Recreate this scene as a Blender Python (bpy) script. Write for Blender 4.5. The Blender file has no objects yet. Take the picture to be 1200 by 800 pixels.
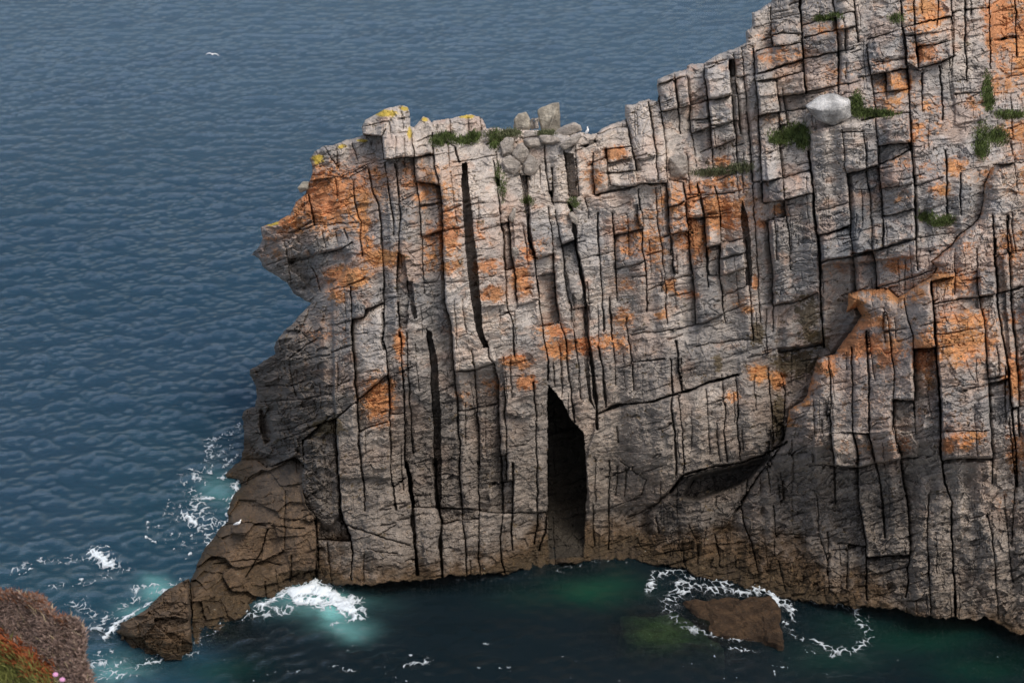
import bpy, math, random
import numpy as np
from mathutils import Vector
random.seed(7); rng = np.random.default_rng(7)
scene = bpy.context.scene
R = math.radians

# ------------------------------------------------------------------ camera, world, sun, exposure
PITCH = R(22.0); CAM_H = 50.0; FPX = 1903.0          # focal length in photo pixels (1200 wide)
cam_d = bpy.data.cameras.new('camera'); cam = bpy.data.objects.new('camera', cam_d)
scene.collection.objects.link(cam); scene.camera = cam
cam.location = (0, 0, CAM_H); cam.rotation_euler = (math.pi/2 - PITCH, 0, 0)
cam_d.sensor_width = 36; cam_d.lens = FPX/1200*36
cam_d.clip_start = 0.1; cam_d.clip_end = 30000
cam_d.dof.use_dof = True; cam_d.dof.focus_distance = 96; cam_d.dof.aperture_fstop = 7.1

SUN_EL, SUN_AZ = 56.0, 146.0     # azimuth measured from +Y (view direction) clockwise towards +X
world = bpy.data.worlds.new('World'); scene.world = world; world.use_nodes = True
wn = world.node_tree; wn.nodes.clear()
wo = wn.nodes.new('ShaderNodeOutputWorld'); bg = wn.nodes.new('ShaderNodeBackground')
sky = wn.nodes.new('ShaderNodeTexSky'); sky.sky_type = 'NISHITA'; sky.sun_disc = False
sky.sun_elevation = R(SUN_EL); sky.sun_rotation = R(SUN_AZ)
sky.dust_density = 4.0; sky.air_density = 1.0; sky.ozone_density = 1.0; sky.altitude = 50
hs = wn.nodes.new('ShaderNodeHueSaturation'); hs.inputs['Saturation'].default_value = 0.80
wn.links.new(sky.outputs[0], hs.inputs['Color']); wn.links.new(hs.outputs[0], bg.inputs['Color'])
bg.inputs['Strength'].default_value = 0.15
wn.links.new(bg.outputs[0], wo.inputs[0])
sd = bpy.data.lights.new('sun', 'SUN'); sun = bpy.data.objects.new('sun', sd); scene.collection.objects.link(sun)
sd.energy = 1.3; sd.angle = R(22); sd.color = (1.0, 0.95, 0.88)
sdir = Vector((math.sin(R(SUN_AZ))*math.cos(R(SUN_EL)), math.cos(R(SUN_AZ))*math.cos(R(SUN_EL)), math.sin(R(SUN_EL))))
sun.rotation_euler = sdir.to_track_quat('Z', 'Y').to_euler(); sun.location = (40, -20, 120)
vs = scene.view_settings; vs.view_transform = 'Standard'; vs.look = 'None'; vs.gamma = 1; vs.use_curve_mapping = False
vs.exposure = 0.24

# ------------------------------------------------------------------ helpers
CP, SP = math.cos(PITCH), math.sin(PITCH)
def ray(px, py):
    u = (np.asarray(px, float)-600)/FPX; v = (400-np.asarray(py, float))/FPX
    return u, CP+v*SP, -SP+v*CP
def at_y(px, py, Y):
    rx, ry, rz = ray(px, py); t = np.asarray(Y)/ry
    return rx*t, ry*t, CAM_H+rz*t
def at_z(px, py, z):
    rx, ry, rz = ray(px, py); t = (z-CAM_H)/rz
    return rx*t, ry*t, CAM_H+rz*t
def y_water(py, z=0.0): return at_z(600, py, z)[1]

def tag(o, label=None, cat=None, group=None, kind=None):
    if label: o['label'] = label
    if cat: o['category'] = cat
    if group: o['group'] = group
    if kind: o['kind'] = kind
    return o
def empty(name, loc=(0, 0, 0)):
    o = bpy.data.objects.new(name, None); scene.collection.objects.link(o); o.location = loc
    o.empty_display_size = 0.3; return o
def mesh_obj(name, V, F, mat, parent=None, smooth=True, attrs=None):
    """V (n,3) array, F (m,4) int array of quads (a repeated last index makes a triangle) or list of tuples"""
    me = bpy.data.meshes.new(name); V = np.asarray(V, np.float32)
    if isinstance(F, np.ndarray):
        n = F.shape[1]
        me.vertices.add(len(V)); me.vertices.foreach_set('co', V.ravel())
        me.loops.add(F.size); me.loops.foreach_set('vertex_index', F.ravel().astype(np.int32))
        me.polygons.add(len(F)); me.polygons.foreach_set('loop_start', np.arange(0, F.size, n, dtype=np.int32))
        me.update(calc_edges=True)
    else:
        me.from_pydata([tuple(map(float, v)) for v in V], [], F); me.update()
    if smooth: me.polygons.foreach_set('use_smooth', np.ones(len(me.polygons), bool))
    for k, a in (attrs or {}).items():
        a = np.asarray(a, np.float32)
        if a.ndim == 2:
            at = me.attributes.new(k, 'FLOAT_COLOR', 'POINT')
            at.data.foreach_set('color', np.concatenate([a[:, :3], np.ones((len(a), 1), np.float32)], 1).ravel())
        else:
            at = me.attributes.new(k, 'FLOAT', 'POINT'); at.data.foreach_set('value', a)
    me.materials.append(mat)
    o = bpy.data.objects.new(name, me); scene.collection.objects.link(o)
    if parent: o.parent = parent
    return o

# numpy noise ---------------------------------------------------------
_T = np.random.default_rng(11).random((16, 256, 256)).astype(np.float32)
def vn(x, y, seed=0):
    T = _T[seed % 16]; xi = np.floor(x).astype(int); yi = np.floor(y).astype(int); fx = x-xi; fy = y-yi
    fx = fx*fx*(3-2*fx); fy = fy*fy*(3-2*fy); xi += seed*37; yi += seed*53
    a = T[yi & 255, xi & 255]; b = T[yi & 255, (xi+1) & 255]; c = T[(yi+1) & 255, xi & 255]; d = T[(yi+1) & 255, (xi+1) & 255]
    return (a+(b-a)*fx)*(1-fy)+(c+(d-c)*fx)*fy
def fbm(x, y, oc=4, seed=0, g=0.5):
    s = 0; a = 1; t = 0
    for i in range(oc):
        s = s+a*(vn(x, y, seed+i)*2-1); t += a; a *= g; x = x*2.03+17.3; y = y*2.03+5.1
    return s/t
def worley(x, y, seed=0, jit=0.9):
    """F1, F2, id, dx, dy of the nearest jittered lattice point"""
    xi = np.floor(x).astype(int); yi = np.floor(y).astype(int)
    f1 = np.full(x.shape, 9., np.float32); f2 = f1.copy(); idd = np.zeros(x.shape, int); dx = np.zeros_like(f1); dy = dx.copy()
    A, B = _T[(seed) % 16], _T[(seed+1) % 16]
    for j in (-1, 0, 1):
        for i in (-1, 0, 1):
            cx = xi+i; cy = yi+j
            h = (cy & 255)*256+(cx & 255)
            ex = x-(cx+0.5+(A.ravel()[h]-.5)*jit); ey = y-(cy+0.5+(B.ravel()[h]-.5)*jit)
            d = np.sqrt(ex*ex+ey*ey); m = d < f1
            f2 = np.where(m, f1, np.minimum(f2, d)); f1 = np.where(m, d, f1)
            idd = np.where(m, h, idd); dx = np.where(m, ex, dx); dy = np.where(m, ey, dy)
    return f1, f2, idd, dx, dy
def sstep(a, b, x):
    t = np.clip((x-a)/(b-a), 0, 1); return t*t*(3-2*t)

# materials -----------------------------------------------------------
def new_mat(name):
    m = bpy.data.materials.new(name); m.use_nodes = True; nt = m.node_tree
    return m, nt, nt.nodes, nt.links, nt.nodes['Principled BSDF']
def noise_node(N, L, co, scale, detail=4, rough=.6, dist=0):
    n = N.new('ShaderNodeTexNoise'); n.inputs['Scale'].default_value = scale; n.inputs['Detail'].default_value = detail
    n.inputs['Roughness'].default_value = rough; n.inputs['Distortion'].default_value = dist
    L.new(co, n.inputs['Vector']); return n
def ramp(N, L, fac, stops):
    r = N.new('ShaderNodeValToRGB'); L.new(fac, r.inputs[0]); e = r.color_ramp.elements
    while len(e) < len(stops): e.new(0.5)
    for k, (p, c) in enumerate(stops):
        e[k].position = p; e[k].color = (c[0], c[1], c[2], 1) if hasattr(c, '__len__') else (c, c, c, 1)
    return r
def mix(N, L, a, b, fac, mode='MIX'):
    m = N.new('ShaderNodeMix'); m.data_type = 'RGBA'; m.blend_type = mode
    for sock, v in ((m.inputs['Factor'], fac), (m.inputs['A'], a), (m.inputs['B'], b)):
        if hasattr(v, 'links'): L.new(v, sock)
        elif isinstance(v, (int, float)): sock.default_value = v
        else: sock.default_value = (*v, 1)
    return m.outputs['Result']
def rock_material(name, use_attr=True, tint=(0.3, 0.28, 0.26), bump=0.5):
    m, nt, N, L, P = new_mat(name)
    g = N.new('ShaderNodeNewGeometry'); co = g.outputs['Position']
    if use_attr:
        a = N.new('ShaderNodeAttribute'); a.attribute_name = 'rock_colour'; base = a.outputs['Color']
    else:
        n0 = noise_node(N, L, co, 1.3, 5, .7); r0 = ramp(N, L, n0.outputs['Fac'], [(.38, [c*.55 for c in tint]), (.62, [min(1, c*1.15) for c in tint])]); base = r0.outputs[0]
    # mineral grain, pale quartz flecks and dark flecks
    n1 = noise_node(N, L, co, 11, 7, .8); r1 = ramp(N, L, n1.outputs['Fac'], [(.32, .60), (.5, 1.0), (.68, 1.38)])
    c = mix(N, L, base, r1.outputs[0], 1.0, 'MULTIPLY')
    n2 = noise_node(N, L, co, 2.2, 5, .7, .6); r2 = ramp(N, L, n2.outputs['Fac'], [(.3, .72), (.5, 1.0), (.7, 1.22)])
    c = mix(N, L, c, r2.outputs[0], 0.8, 'MULTIPLY')
    v = N.new('ShaderNodeTexVoronoi'); v.inputs['Scale'].default_value = 7; L.new(co, v.inputs['Vector'])
    r3 = ramp(N, L, v.outputs['Distance'], [(.07, 1.0), (.16, 0.0)])
    c = mix(N, L, c, (0.52, 0.50, 0.46), r3.outputs[0]); 
    fl = c.node.inputs['Factor']; 
    mm = N.new('ShaderNodeMath'); mm.operation = 'MULTIPLY'; L.new(r3.outputs[0], mm.inputs[0]); mm.inputs[1].default_value = .22; L.new(mm.outputs[0], fl)
    L.new(c, P.inputs['Base Color'])
    P.inputs['Roughness'].default_value = .85; P.inputs['Specular IOR Level'].default_value = .3
    # bump: stretched bedding grain + pits
    mp = N.new('ShaderNodeMapping'); mp.inputs['Rotation'].default_value = (0, R(14), 0); mp.inputs['Scale'].default_value = (1.2, 1.2, 6); L.new(co, mp.inputs['Vector'])
    b1 = noise_node(N, L, mp.outputs[0], 1.6, 6, .7, .4); b2 = noise_node(N, L, co, 7, 5, .7)
    ad = N.new('ShaderNodeMath'); ad.operation = 'ADD'; L.new(b1.outputs['Fac'], ad.inputs[0]); L.new(b2.outputs['Fac'], ad.inputs[1])
    bp = N.new('ShaderNodeBump'); bp.inputs['Strength'].default_value = bump; bp.inputs['Distance'].default_value = .12
    L.new(ad.outputs[0], bp.inputs['Height']); L.new(bp.outputs[0], P.inputs['Normal'])
    return m
def plain(name, col, rough=.7, var=.2, scale=30):
    m, nt, N, L, P = new_mat(name); g = N.new('ShaderNodeNewGeometry')
    n = noise_node(N, L, g.outputs['Position'], scale, 4)
    r = ramp(N, L, n.outputs['Fac'], [(.3, [c*(1-var) for c in col]), (.7, [min(1, c*(1+var)) for c in col])])
    L.new(r.outputs[0], P.inputs['Base Color']); P.inputs['Roughness'].default_value = rough
    P.inputs['Specular IOR Level'].default_value = .25
    return m
M_ROCK = rock_material('jointed_rock')

# ------------------------------------------------------------------ the cliff: traced joints on a relief grid
X0, X1, Y0, Y1 = 92, 1385, -70, 800
STEP = 0.62
gx = np.arange(X0, X1, STEP); gy = np.arange(Y0, Y1, STEP)
PX, PY = np.meshgrid(gx, gy); PX = PX.astype(np.float32); PY = PY.astype(np.float32)
H, W = PX.shape
wx = fbm(PX/18, PY/18, 3, 1)*1.5+fbm(PX/5, PY/5, 2, 5)*.8
wy = fbm(PX/18, PY/18, 3, 9)*1.8+fbm(PX/5, PY/5, 2, 13)*.8
QX, QY = PX+wx, PY+wy                       # warped coordinates: every traced line wobbles like rock

def inpoly(poly, X=None, Y=None):
    X = QX if X is None else X; Y = QY if Y is None else Y
    res = np.zeros(X.shape, bool); n = len(poly)
    for i in range(n):
        x1, y1 = poly[i]; x2, y2 = poly[(i+1) % n]
        if y1 == y2: continue
        c = ((y1 > Y) != (y2 > Y)) & (X < (x2-x1)*(Y-y1)/(y2-y1)+x1)
        res ^= c
    return res
def blur(A, r):
    A = A.astype(np.float32)
    for _ in range(2):
        for ax in (0, 1):
            k = int(max(1, r)); P = np.pad(A, [(k, k) if a == ax else (0, 0) for a in (0, 1)], mode='edge')
            C = np.cumsum(P, axis=ax, dtype=np.float64); C = np.concatenate([np.zeros_like(np.take(C, [0], ax)), C], ax)
            n = A.shape[ax]; hi = np.take(C, range(2*k+1, 2*k+1+n), ax); lo = np.take(C, range(0, n), ax)
            A = ((hi-lo)/(2*k+1)).astype(np.float32)
    return A
def tps(points, X, Y):
    P = np.array(points, float); n = len(P); s = 100.
    def U(r2): return r2*np.log(r2+1e-9)
    d = ((P[:, None, :2]-P[None, :, :2])/s); K = U((d**2).sum(-1))+np.eye(n)*0.002
    A = np.zeros((n+3, n+3)); A[:n, :n] = K; A[:n, n] = 1; A[:n, n+1:] = P[:, :2]/s; A[n, :n] = 1; A[n+1:, :n] = (P[:, :2]/s).T
    w = np.linalg.solve(A, np.concatenate([P[:, 2], [0, 0, 0]]))
    out = (w[n]+w[n+1]*X/s+w[n+2]*Y/s).astype(np.float32)
    for i in range(n):
        out += w[i]*U(((X-P[i, 0])/s)**2+((Y-P[i, 1])/s)**2)
    return out

SIL = [(1400,-90),(1400,830),(60,830),(60,760),(95,742),(100,740),(140,737),(140,730),(172,712),(192,692),(218,678),
 (224,676),(230,662),(239,642),(248,630),(260,616),(268,612),(267,600),(272,582),(280,570),(279,562),(264,559),(263,554),(277,542),
 (282,538),(284,530),(286,510),(284,490),(286,482),(298,476),(300,464),(299,450),(293,440),(294,433),(306,424),(323,413),(321,408),(323,398),
 (338,382),(354,365),(364,355),(356,351),(343,344),(337,332),(322,322),(307,313),(303,304),(294,299),(305,287),(308,279),(306,273),(305,266),
 (324,259),(339,251),(346,236),(358,226),(362,212),(366,202),(365,194),(362,186),(368,178),(380,170),(394,169),(404,164),
 (420,161),(426,158),(424,148),(428,139),(440,134),(452,128),(470,124),(479,126),(481,148),(485,149),(490,142),(496,136),(502,138),(505,143),(508,141),
 (526,139),(540,136),(552,134),(562,137),(569,146),(571,152),(585,150),(600,151),(612,153),(640,153),(655,156),(668,158),(684,155),(692,158),(700,156),(705,151),(720,145),
 (733,140),(732,123),(745,120),(760,116),(770,118),(770,100),(771,92),(790,84),(804,82),(805,77),(825,73),(838,65),(858,58),(874,50),(873,38),(881,32),(881,15),(892,10),(903,3),(906,-10),(915,-30),(930,-90)]
sil = inpoly(SIL)
# layers ------------------------------------------------------------------
SPUR = [(918,520),(925,480),(945,465),(955,430),(958,420),(978,415),(985,405),(1000,385),(1010,370),(1005,360),(992,365),(995,345),(1010,340),(1040,338),(1052,350),
        (1068,338),(1092,325),(1098,312),(1090,306),(1112,290),(1120,278),(1135,268),(1147,256),(1152,240),(1153,215),(1160,200),(1180,185),(1200,175),(1420,140),(1420,840),(880,840),
        (835,660),(840,625),(868,590),(885,560)]
UNDER = [(924,518),(906,530),(868,543),(830,550),(800,560),(786,577),(768,592),(760,604),(757,630),(730,645),(690,650),(640,655),(640,840),(930,840),(930,600)]
LEDGE = [(282,536),(300,540),(312,548),(330,540),(345,535),(356,545),(353,562),(358,592),(376,613),(372,640),(372,690),(372,840),(222,840),(225,760),(223,700),(221,676),(150,560)]
SKERRY = [(90,740),(138,738),(138,725),(172,700),(192,680),(221,672),(223,700),(226,756),(232,840),(80,840)]
lay = np.zeros((H, W), np.int8)             # 0 main cliff, 1 spur, 2 undercut rock, 3 ledge, 4 sea rock
lay[inpoly(UNDER)] = 2; lay[inpoly(SPUR)] = 1; lay[inpoly(LEDGE)] = 3; lay[inpoly(SKERRY)] = 4
def W_(px, py, d=0): return (px, py, float(y_water(py))+d)
main_cp = [(300,300,98.5),(335,290,96.2),(370,230,95.2),(380,180,96),(420,250,92.8),(430,160,96),(470,135,96.5),(430,330,90.6),(360,300,95.0),(360,345,96.2),
 (390,345,91.5),(395,450,89.3),(340,420,94),(310,440,97.5),(320,400,96.5),(300,500,99.5),(345,480,93.5),(288,530,102.0),(290,490,101),(365,540,90.2),(340,560,92),
 W_(400,690,0),W_(470,686),W_(550,678),W_(640,664),(430,560,87.8),(480,500,89.2),(500,200,93.0),(560,150,96.5),(600,160,95.6),(560,300,91.0),(600,420,89.8),(600,560,88.2),
 (660,300,92.4),(690,440,90.5),(700,540,88.8),W_(700,658),(690,160,96),(740,130,96.5),(740,300,91.5),(800,210,92.6),(800,90,96),(800,400,89.8),(790,540,87.6),(860,60,97),
 (860,260,91.6),(880,440,89),(850,535,87.0),(890,10,98.2),(930,120,93.5),(940,300,90.6),(940,420,90),(960,60,94.4),(1000,150,91.6),(1050,60,93.2),(1050,250,90.2),(1040,150,91.2),(1150,60,94.5),(1200,60,96),
 (1150,150,93),(1120,230,90.3),(1180,130,94),(1300,100,97),(1300,-50,100),(1390,100,96),(1390,-50,99),(1000,-60,97),(1020,320,89.4),(950,520,88.5),(900,560,88),(780,620,89),(650,760,86),(450,780,84.2),(1100,400,88.5),(1200,300,88.5)]
spur_cp = [(925,520,87.0),(960,440,87.2),(960,520,85.6),(1000,400,87.4),(1000,480,85.2),(1060,360,87.2),(1060,480,84.2),(1100,320,87.2),(1120,420,84.6),(1150,240,88.4),(1200,200,89.4),(1200,300,86.8),(1200,420,84.2),
 (1000,530,84.6),(1130,530,82.8),(880,600,86.2),(900,560,87.0),(860,640,85.8),(850,664,86.2),W_(880,692),W_(960,706),W_(1010,713),W_(1080,722),W_(1120,723),W_(1160,727),W_(1200,745),
 (1000,620,83.7),(1100,640,81.8),(1200,600,81),(1300,500,80),(1300,250,86),W_(1300,765),W_(1390,788),(1390,400,80),(1390,600,77.5),(1390,200,84),(880,780,83),(1000,790,80.8),(1200,800,78.2),(940,640,84.4)]
under_cp = [(800,570,88.2),(870,550,87.9),(900,545,87.2),(840,590,87.2),(780,610,88.4),(820,620,87.0),(790,650,87.4),(840,640,86.6),(750,640,88.4),W_(740,657),W_(760,661),W_(800,668),W_(850,681),W_(880,691),W_(700,656),W_(645,660),(700,740,87),(850,760,83.6),(880,600,86.4)]
def Z_(px, py, z): return (px, py, z)
ledge_cp = [(277,542,0),(263,556,.05),(279,563,0),(280,572,0),(272,582,0),(267,600,0),(262,614,.3),(248,630,0),(239,642,0),(230,662,0),(224,676,.2),(300,545,1.9),(320,550,2.7),(345,545,3.9),(350,560,4.0),(330,580,3.1),(300,580,1.6),
 (350,600,3.2),(370,615,2.9),(300,606,1.4),(285,618,2.1),(312,617,2.4),(318,632,1.5),(345,640,2.2),(368,650,1.8),(290,640,1.5),(300,655,.9),(262,645,1.0),(330,665,.9),(371,684,.0),(345,684,.0),(312,692,.25),(300,706,.05),(270,680,.8),(245,688,.8),
 (240,705,.6),(280,705,.4),(262,724,.22),(235,740,.1),(250,742,.02),(275,728,.0),(232,758,.0),(290,735,-.9),(340,712,-.9),(380,725,-2.2),(255,770,-1.2),(300,790,-3),(200,640,-2),(240,600,-1.5),(255,575,-.8),(230,700,1.2)]
sk_cp = [(195,694,3.3),(216,682,3.7),(172,714,2.6),(152,727,2.0),(141,734,1.5),(218,702,3.1),(200,715,2.6),(180,735,2.0),(220,732,1.9),(218,748,1.0),(180,752,.9),(152,748,.8),(142,757,0),(172,764,0),(200,767,0),(225,758,0),(142,747,.45),(120,747,.15),(100,744,.05),(120,757,-.35),(150,772,-1),(200,782,-1.5),(232,772,-1),(105,733,-.5)]
base = tps(main_cp, PX, PY)
for k, cp in ((1, spur_cp), (2, under_cp), (3, ledge_cp), (4, sk_cp)):
    m = lay == k; val = tps(cp, PX[m], PY[m])
    if k >= 3: val = at_z(PX[m], PY[m], np.clip(val, -4, 9))[1]       # low rocks are laid out by their height over the water
    base[m] = val
# soft step between layers where they touch at similar depth is kept as a real step

base += fbm((PX-.06*PY)/46, PY/420, 3, 6, .6)*1.15*(lay <= 2)+fbm(PX/120, PY/90, 2, 9)*.8*(lay <= 1)
def inside_dist(mask, n):
    d = np.zeros(mask.shape, np.float32); e = mask.copy()
    for k in range(n):
        e = e & np.roll(e, 1, 0) & np.roll(e, -1, 0) & np.roll(e, 1, 1) & np.roll(e, -1, 1); d += e
    return d*STEP
ds_ = inside_dist(lay == 1, 34)
base += np.where(lay == 1, (1.9*np.exp(-ds_/8)-2.9)*(.15+.85*sstep(570, 500, PY)), 0)
CAVE = [(643,452),(660,470),(668,490),(682,505),(686,520),(688,560),(685,620),(684,652),(644,655),(641,600),(642,540),(641,480)]
incave = inpoly(CAVE)
# raised / recessed blocks: (polygon, metres towards + / away -, feather px)
OFFS = [
 ([(541,192),(547,190),(554,260),(560,320),(567,390),(573,408),(567,408),(558,385),(549,330),(543,260)], -3.6, 0),
 (CAVE, -6.5, 0),
 ([(500,385),(507,390),(513,430),(517,480),(517,545),(517,596),(510,596),(508,490),(504,430)], -2.0, 0),
 ([(475,540),(480,548),(484,570),(486,592),(484,600),(479,575)], -2.0, 0),
 ([(812,560),(868,545),(900,535),(876,560),(850,574),(820,584),(800,582)], -2.0, 2),
 ([(590,426),(600,417),(617,418),(621,440),(624,465),(626,483),(612,489),(594,484),(591,450)], .75, 0),
 ([(554,257),(586,254),(590,300),(594,357),(563,360),(557,320)], .6, 0),
 ([(602,256),(617,254),(622,290),(629,330),(630,352),(607,358),(604,310)], .45, 0),
 ([(621,245),(641,243),(645,270),(649,296),(628,302),(624,280)], .6, 0),
 ([(628,302),(649,297),(650,318),(630,322)], -.5, 0),([(630,322),(650,318),(653,355),(657,378),(637,386),(633,350)], -1.3, 0),
 ([(656,270),(673,274),(680,300),(682,342),(670,344),(662,310)], .5, 0),([(670,345),(683,343),(689,400),(693,470),(697,480),(690,470),(684,420),(672,380)], -.9, 0),
 ([(357,512),(392,520),(396,545),(401,600),(388,618),(375,612),(357,592),(352,560)], .9, 2),
 ([(305,478),(316,492),(322,515),(312,520),(305,500)], -1.6, 2),
 ([(338,303),(360,300),(380,295),(402,292),(412,300),(400,325),(386,340),(370,345),(350,322),(340,315)], -1.0, 2),
 ([(953,510),(972,506),(1020,506),(1050,503),(1066,506),(1076,520),(1076,535),(1052,538),(1010,547),(955,545)], .7, 1),
 ([(1106,506),(1160,502),(1163,535),(1108,538)], .7, 1),
 ([(1094,358),(1146,349),(1148,362),(1120,366),(1096,372)], -.7, 1),
 ([(869,235),(876,250),(880,298),(881,335),(874,335),(872,298),(869,260)], -1.8, 0),
 ([(853,72),(860,70),(864,112),(858,113)], -1.6, 0),
 ([(661,178),(672,180),(678,232),(668,232)], -1.6, 0),
 ([(609,206),(617,206),(620,258),(626,298),(620,298),(617,258)], -1.2, 0),
 ([(712,172),(742,170),(746,218),(713,220)], .6, 0),([(734,122),(759,117),(768,182),(744,186)], .5, 0),
 ([(772,94),(825,76),(829,112),(808,120),(775,130)], .3, 0),([(826,78),(853,73),(857,110),(830,116)], .6, 0),
 ([(886,60),(938,50),(941,68),(888,86)], .4, 0),([(886,96),(942,84),(944,108),(888,114)], .35, 0),
 ([(1016,52),(1056,35),(1062,80),(1022,90)], .5, 0),([(1060,33),(1116,19),(1117,65),(1078,82),(1064,74)], 1.2, 0),
 ([(1160,-70),(1310,-70),(1310,110),(1200,112),(1165,80)], -1.1, 1),
 ([(950,152),(1064,133),(1072,246),(1074,300),(962,312),(952,215)], .9, 1),
 ([(896,170),(946,160),(956,240),(960,345),(908,358),(906,300)], .35, 1),
 ([(1075,232),(1100,214),(1108,206),(1108,238),(1074,250)], .4, 1),
 ([(1116,96),(1154,90),(1154,140),(1120,146)], .3, 1),
 ([(700,486),(790,464),(864,440),(905,432),(906,528),(868,542),(800,558),(768,590),(714,596),(690,600),(687,540)], .5, 1),
 ([(389,325),(428,310),(450,350),(453,420),(457,490),(459,560),(398,560),(392,480)], .6, 1),
 ([(452,190),(463,192),(469,256),(466,300),(458,300)], .25, 0),([(466,296),(474,300),(480,345),(477,385),(468,385),(464,340)], -1.1, 0),
 ([(476,330),(483,330),(489,372),(484,374)], -1.1, 0),
 ([(424,128),(480,122),(484,184),(450,186),(448,160),(424,160)], .5, 1),
 ([(1165,300),(1176,300),(1184,420),(1178,420),(1168,345)], -.6, 0),
 ([(965,350),(960,345),(930,358),(912,372),(910,410),(960,405)], -.4, 1),
 ([(912,408),(966,402),(958,440),(930,460),(915,440)], -1.0, 1),
]
for poly, d, f in OFFS:
    xs = [p[0] for p in poly]; ys = [p[1] for p in poly]
    i0 = max(0, int((min(xs)-X0-9)/STEP)); i1 = min(W, int((max(xs)-X0+9)/STEP)); j0 = max(0, int((min(ys)-Y0-9)/STEP)); j1 = min(H, int((max(ys)-Y0+9)/STEP))
    m = inpoly(poly, QX[j0:j1, i0:i1], QY[j0:j1, i0:i1]).astype(np.float32)
    if f: m = blur(m, f)
    base[j0:j1, i0:i1] -= m*d

# traced joints: (width, [points])  ---- steep joints and bedding cracks read off the photograph
C3 = [[(221,670),(222,700),(226,765)],[(937,0),(938,20),(941,60),(944,110)],[(948,178),(951,206),(954,240),(958,276),(961,298),(961,340),(966,408)],
 [(1091,330),(1094,360),(1097,400),(1100,438),(1102,470),(1103,530),(1107,566),(1115,588),(1114,620),(1118,673),(1120,721)],
 [(1166,280),(1167,340),(1172,380),(1177,410),(1182,436),(1190,520),(1192,570)],[(619,252),(620,280),(626,298),(629,330),(633,360),(637,396),(642,422),(642,446)],
 [(668,240),(675,284),(680,316),(684,340),(687,370),(690,398),(693,420),(696,450),(699,482),(700,502)],[(476,540),(481,570),(484,590),(484,616),(487,650),(490,672)],
 [(700,484),(726,474),(766,470),(790,463),(804,458),(832,447),(864,439)],[(509,540),(510,580),(517,610),(516,640),(518,676)],
 [(923,518),(906,529),(868,542),(830,548),(800,558),(786,576)],[(469,390),(471,430),(474,480),(475,548)],[(394,490),(394,510),(395,546),(398,560),(400,590),(402,610),(412,626),(412,680)]]
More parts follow.
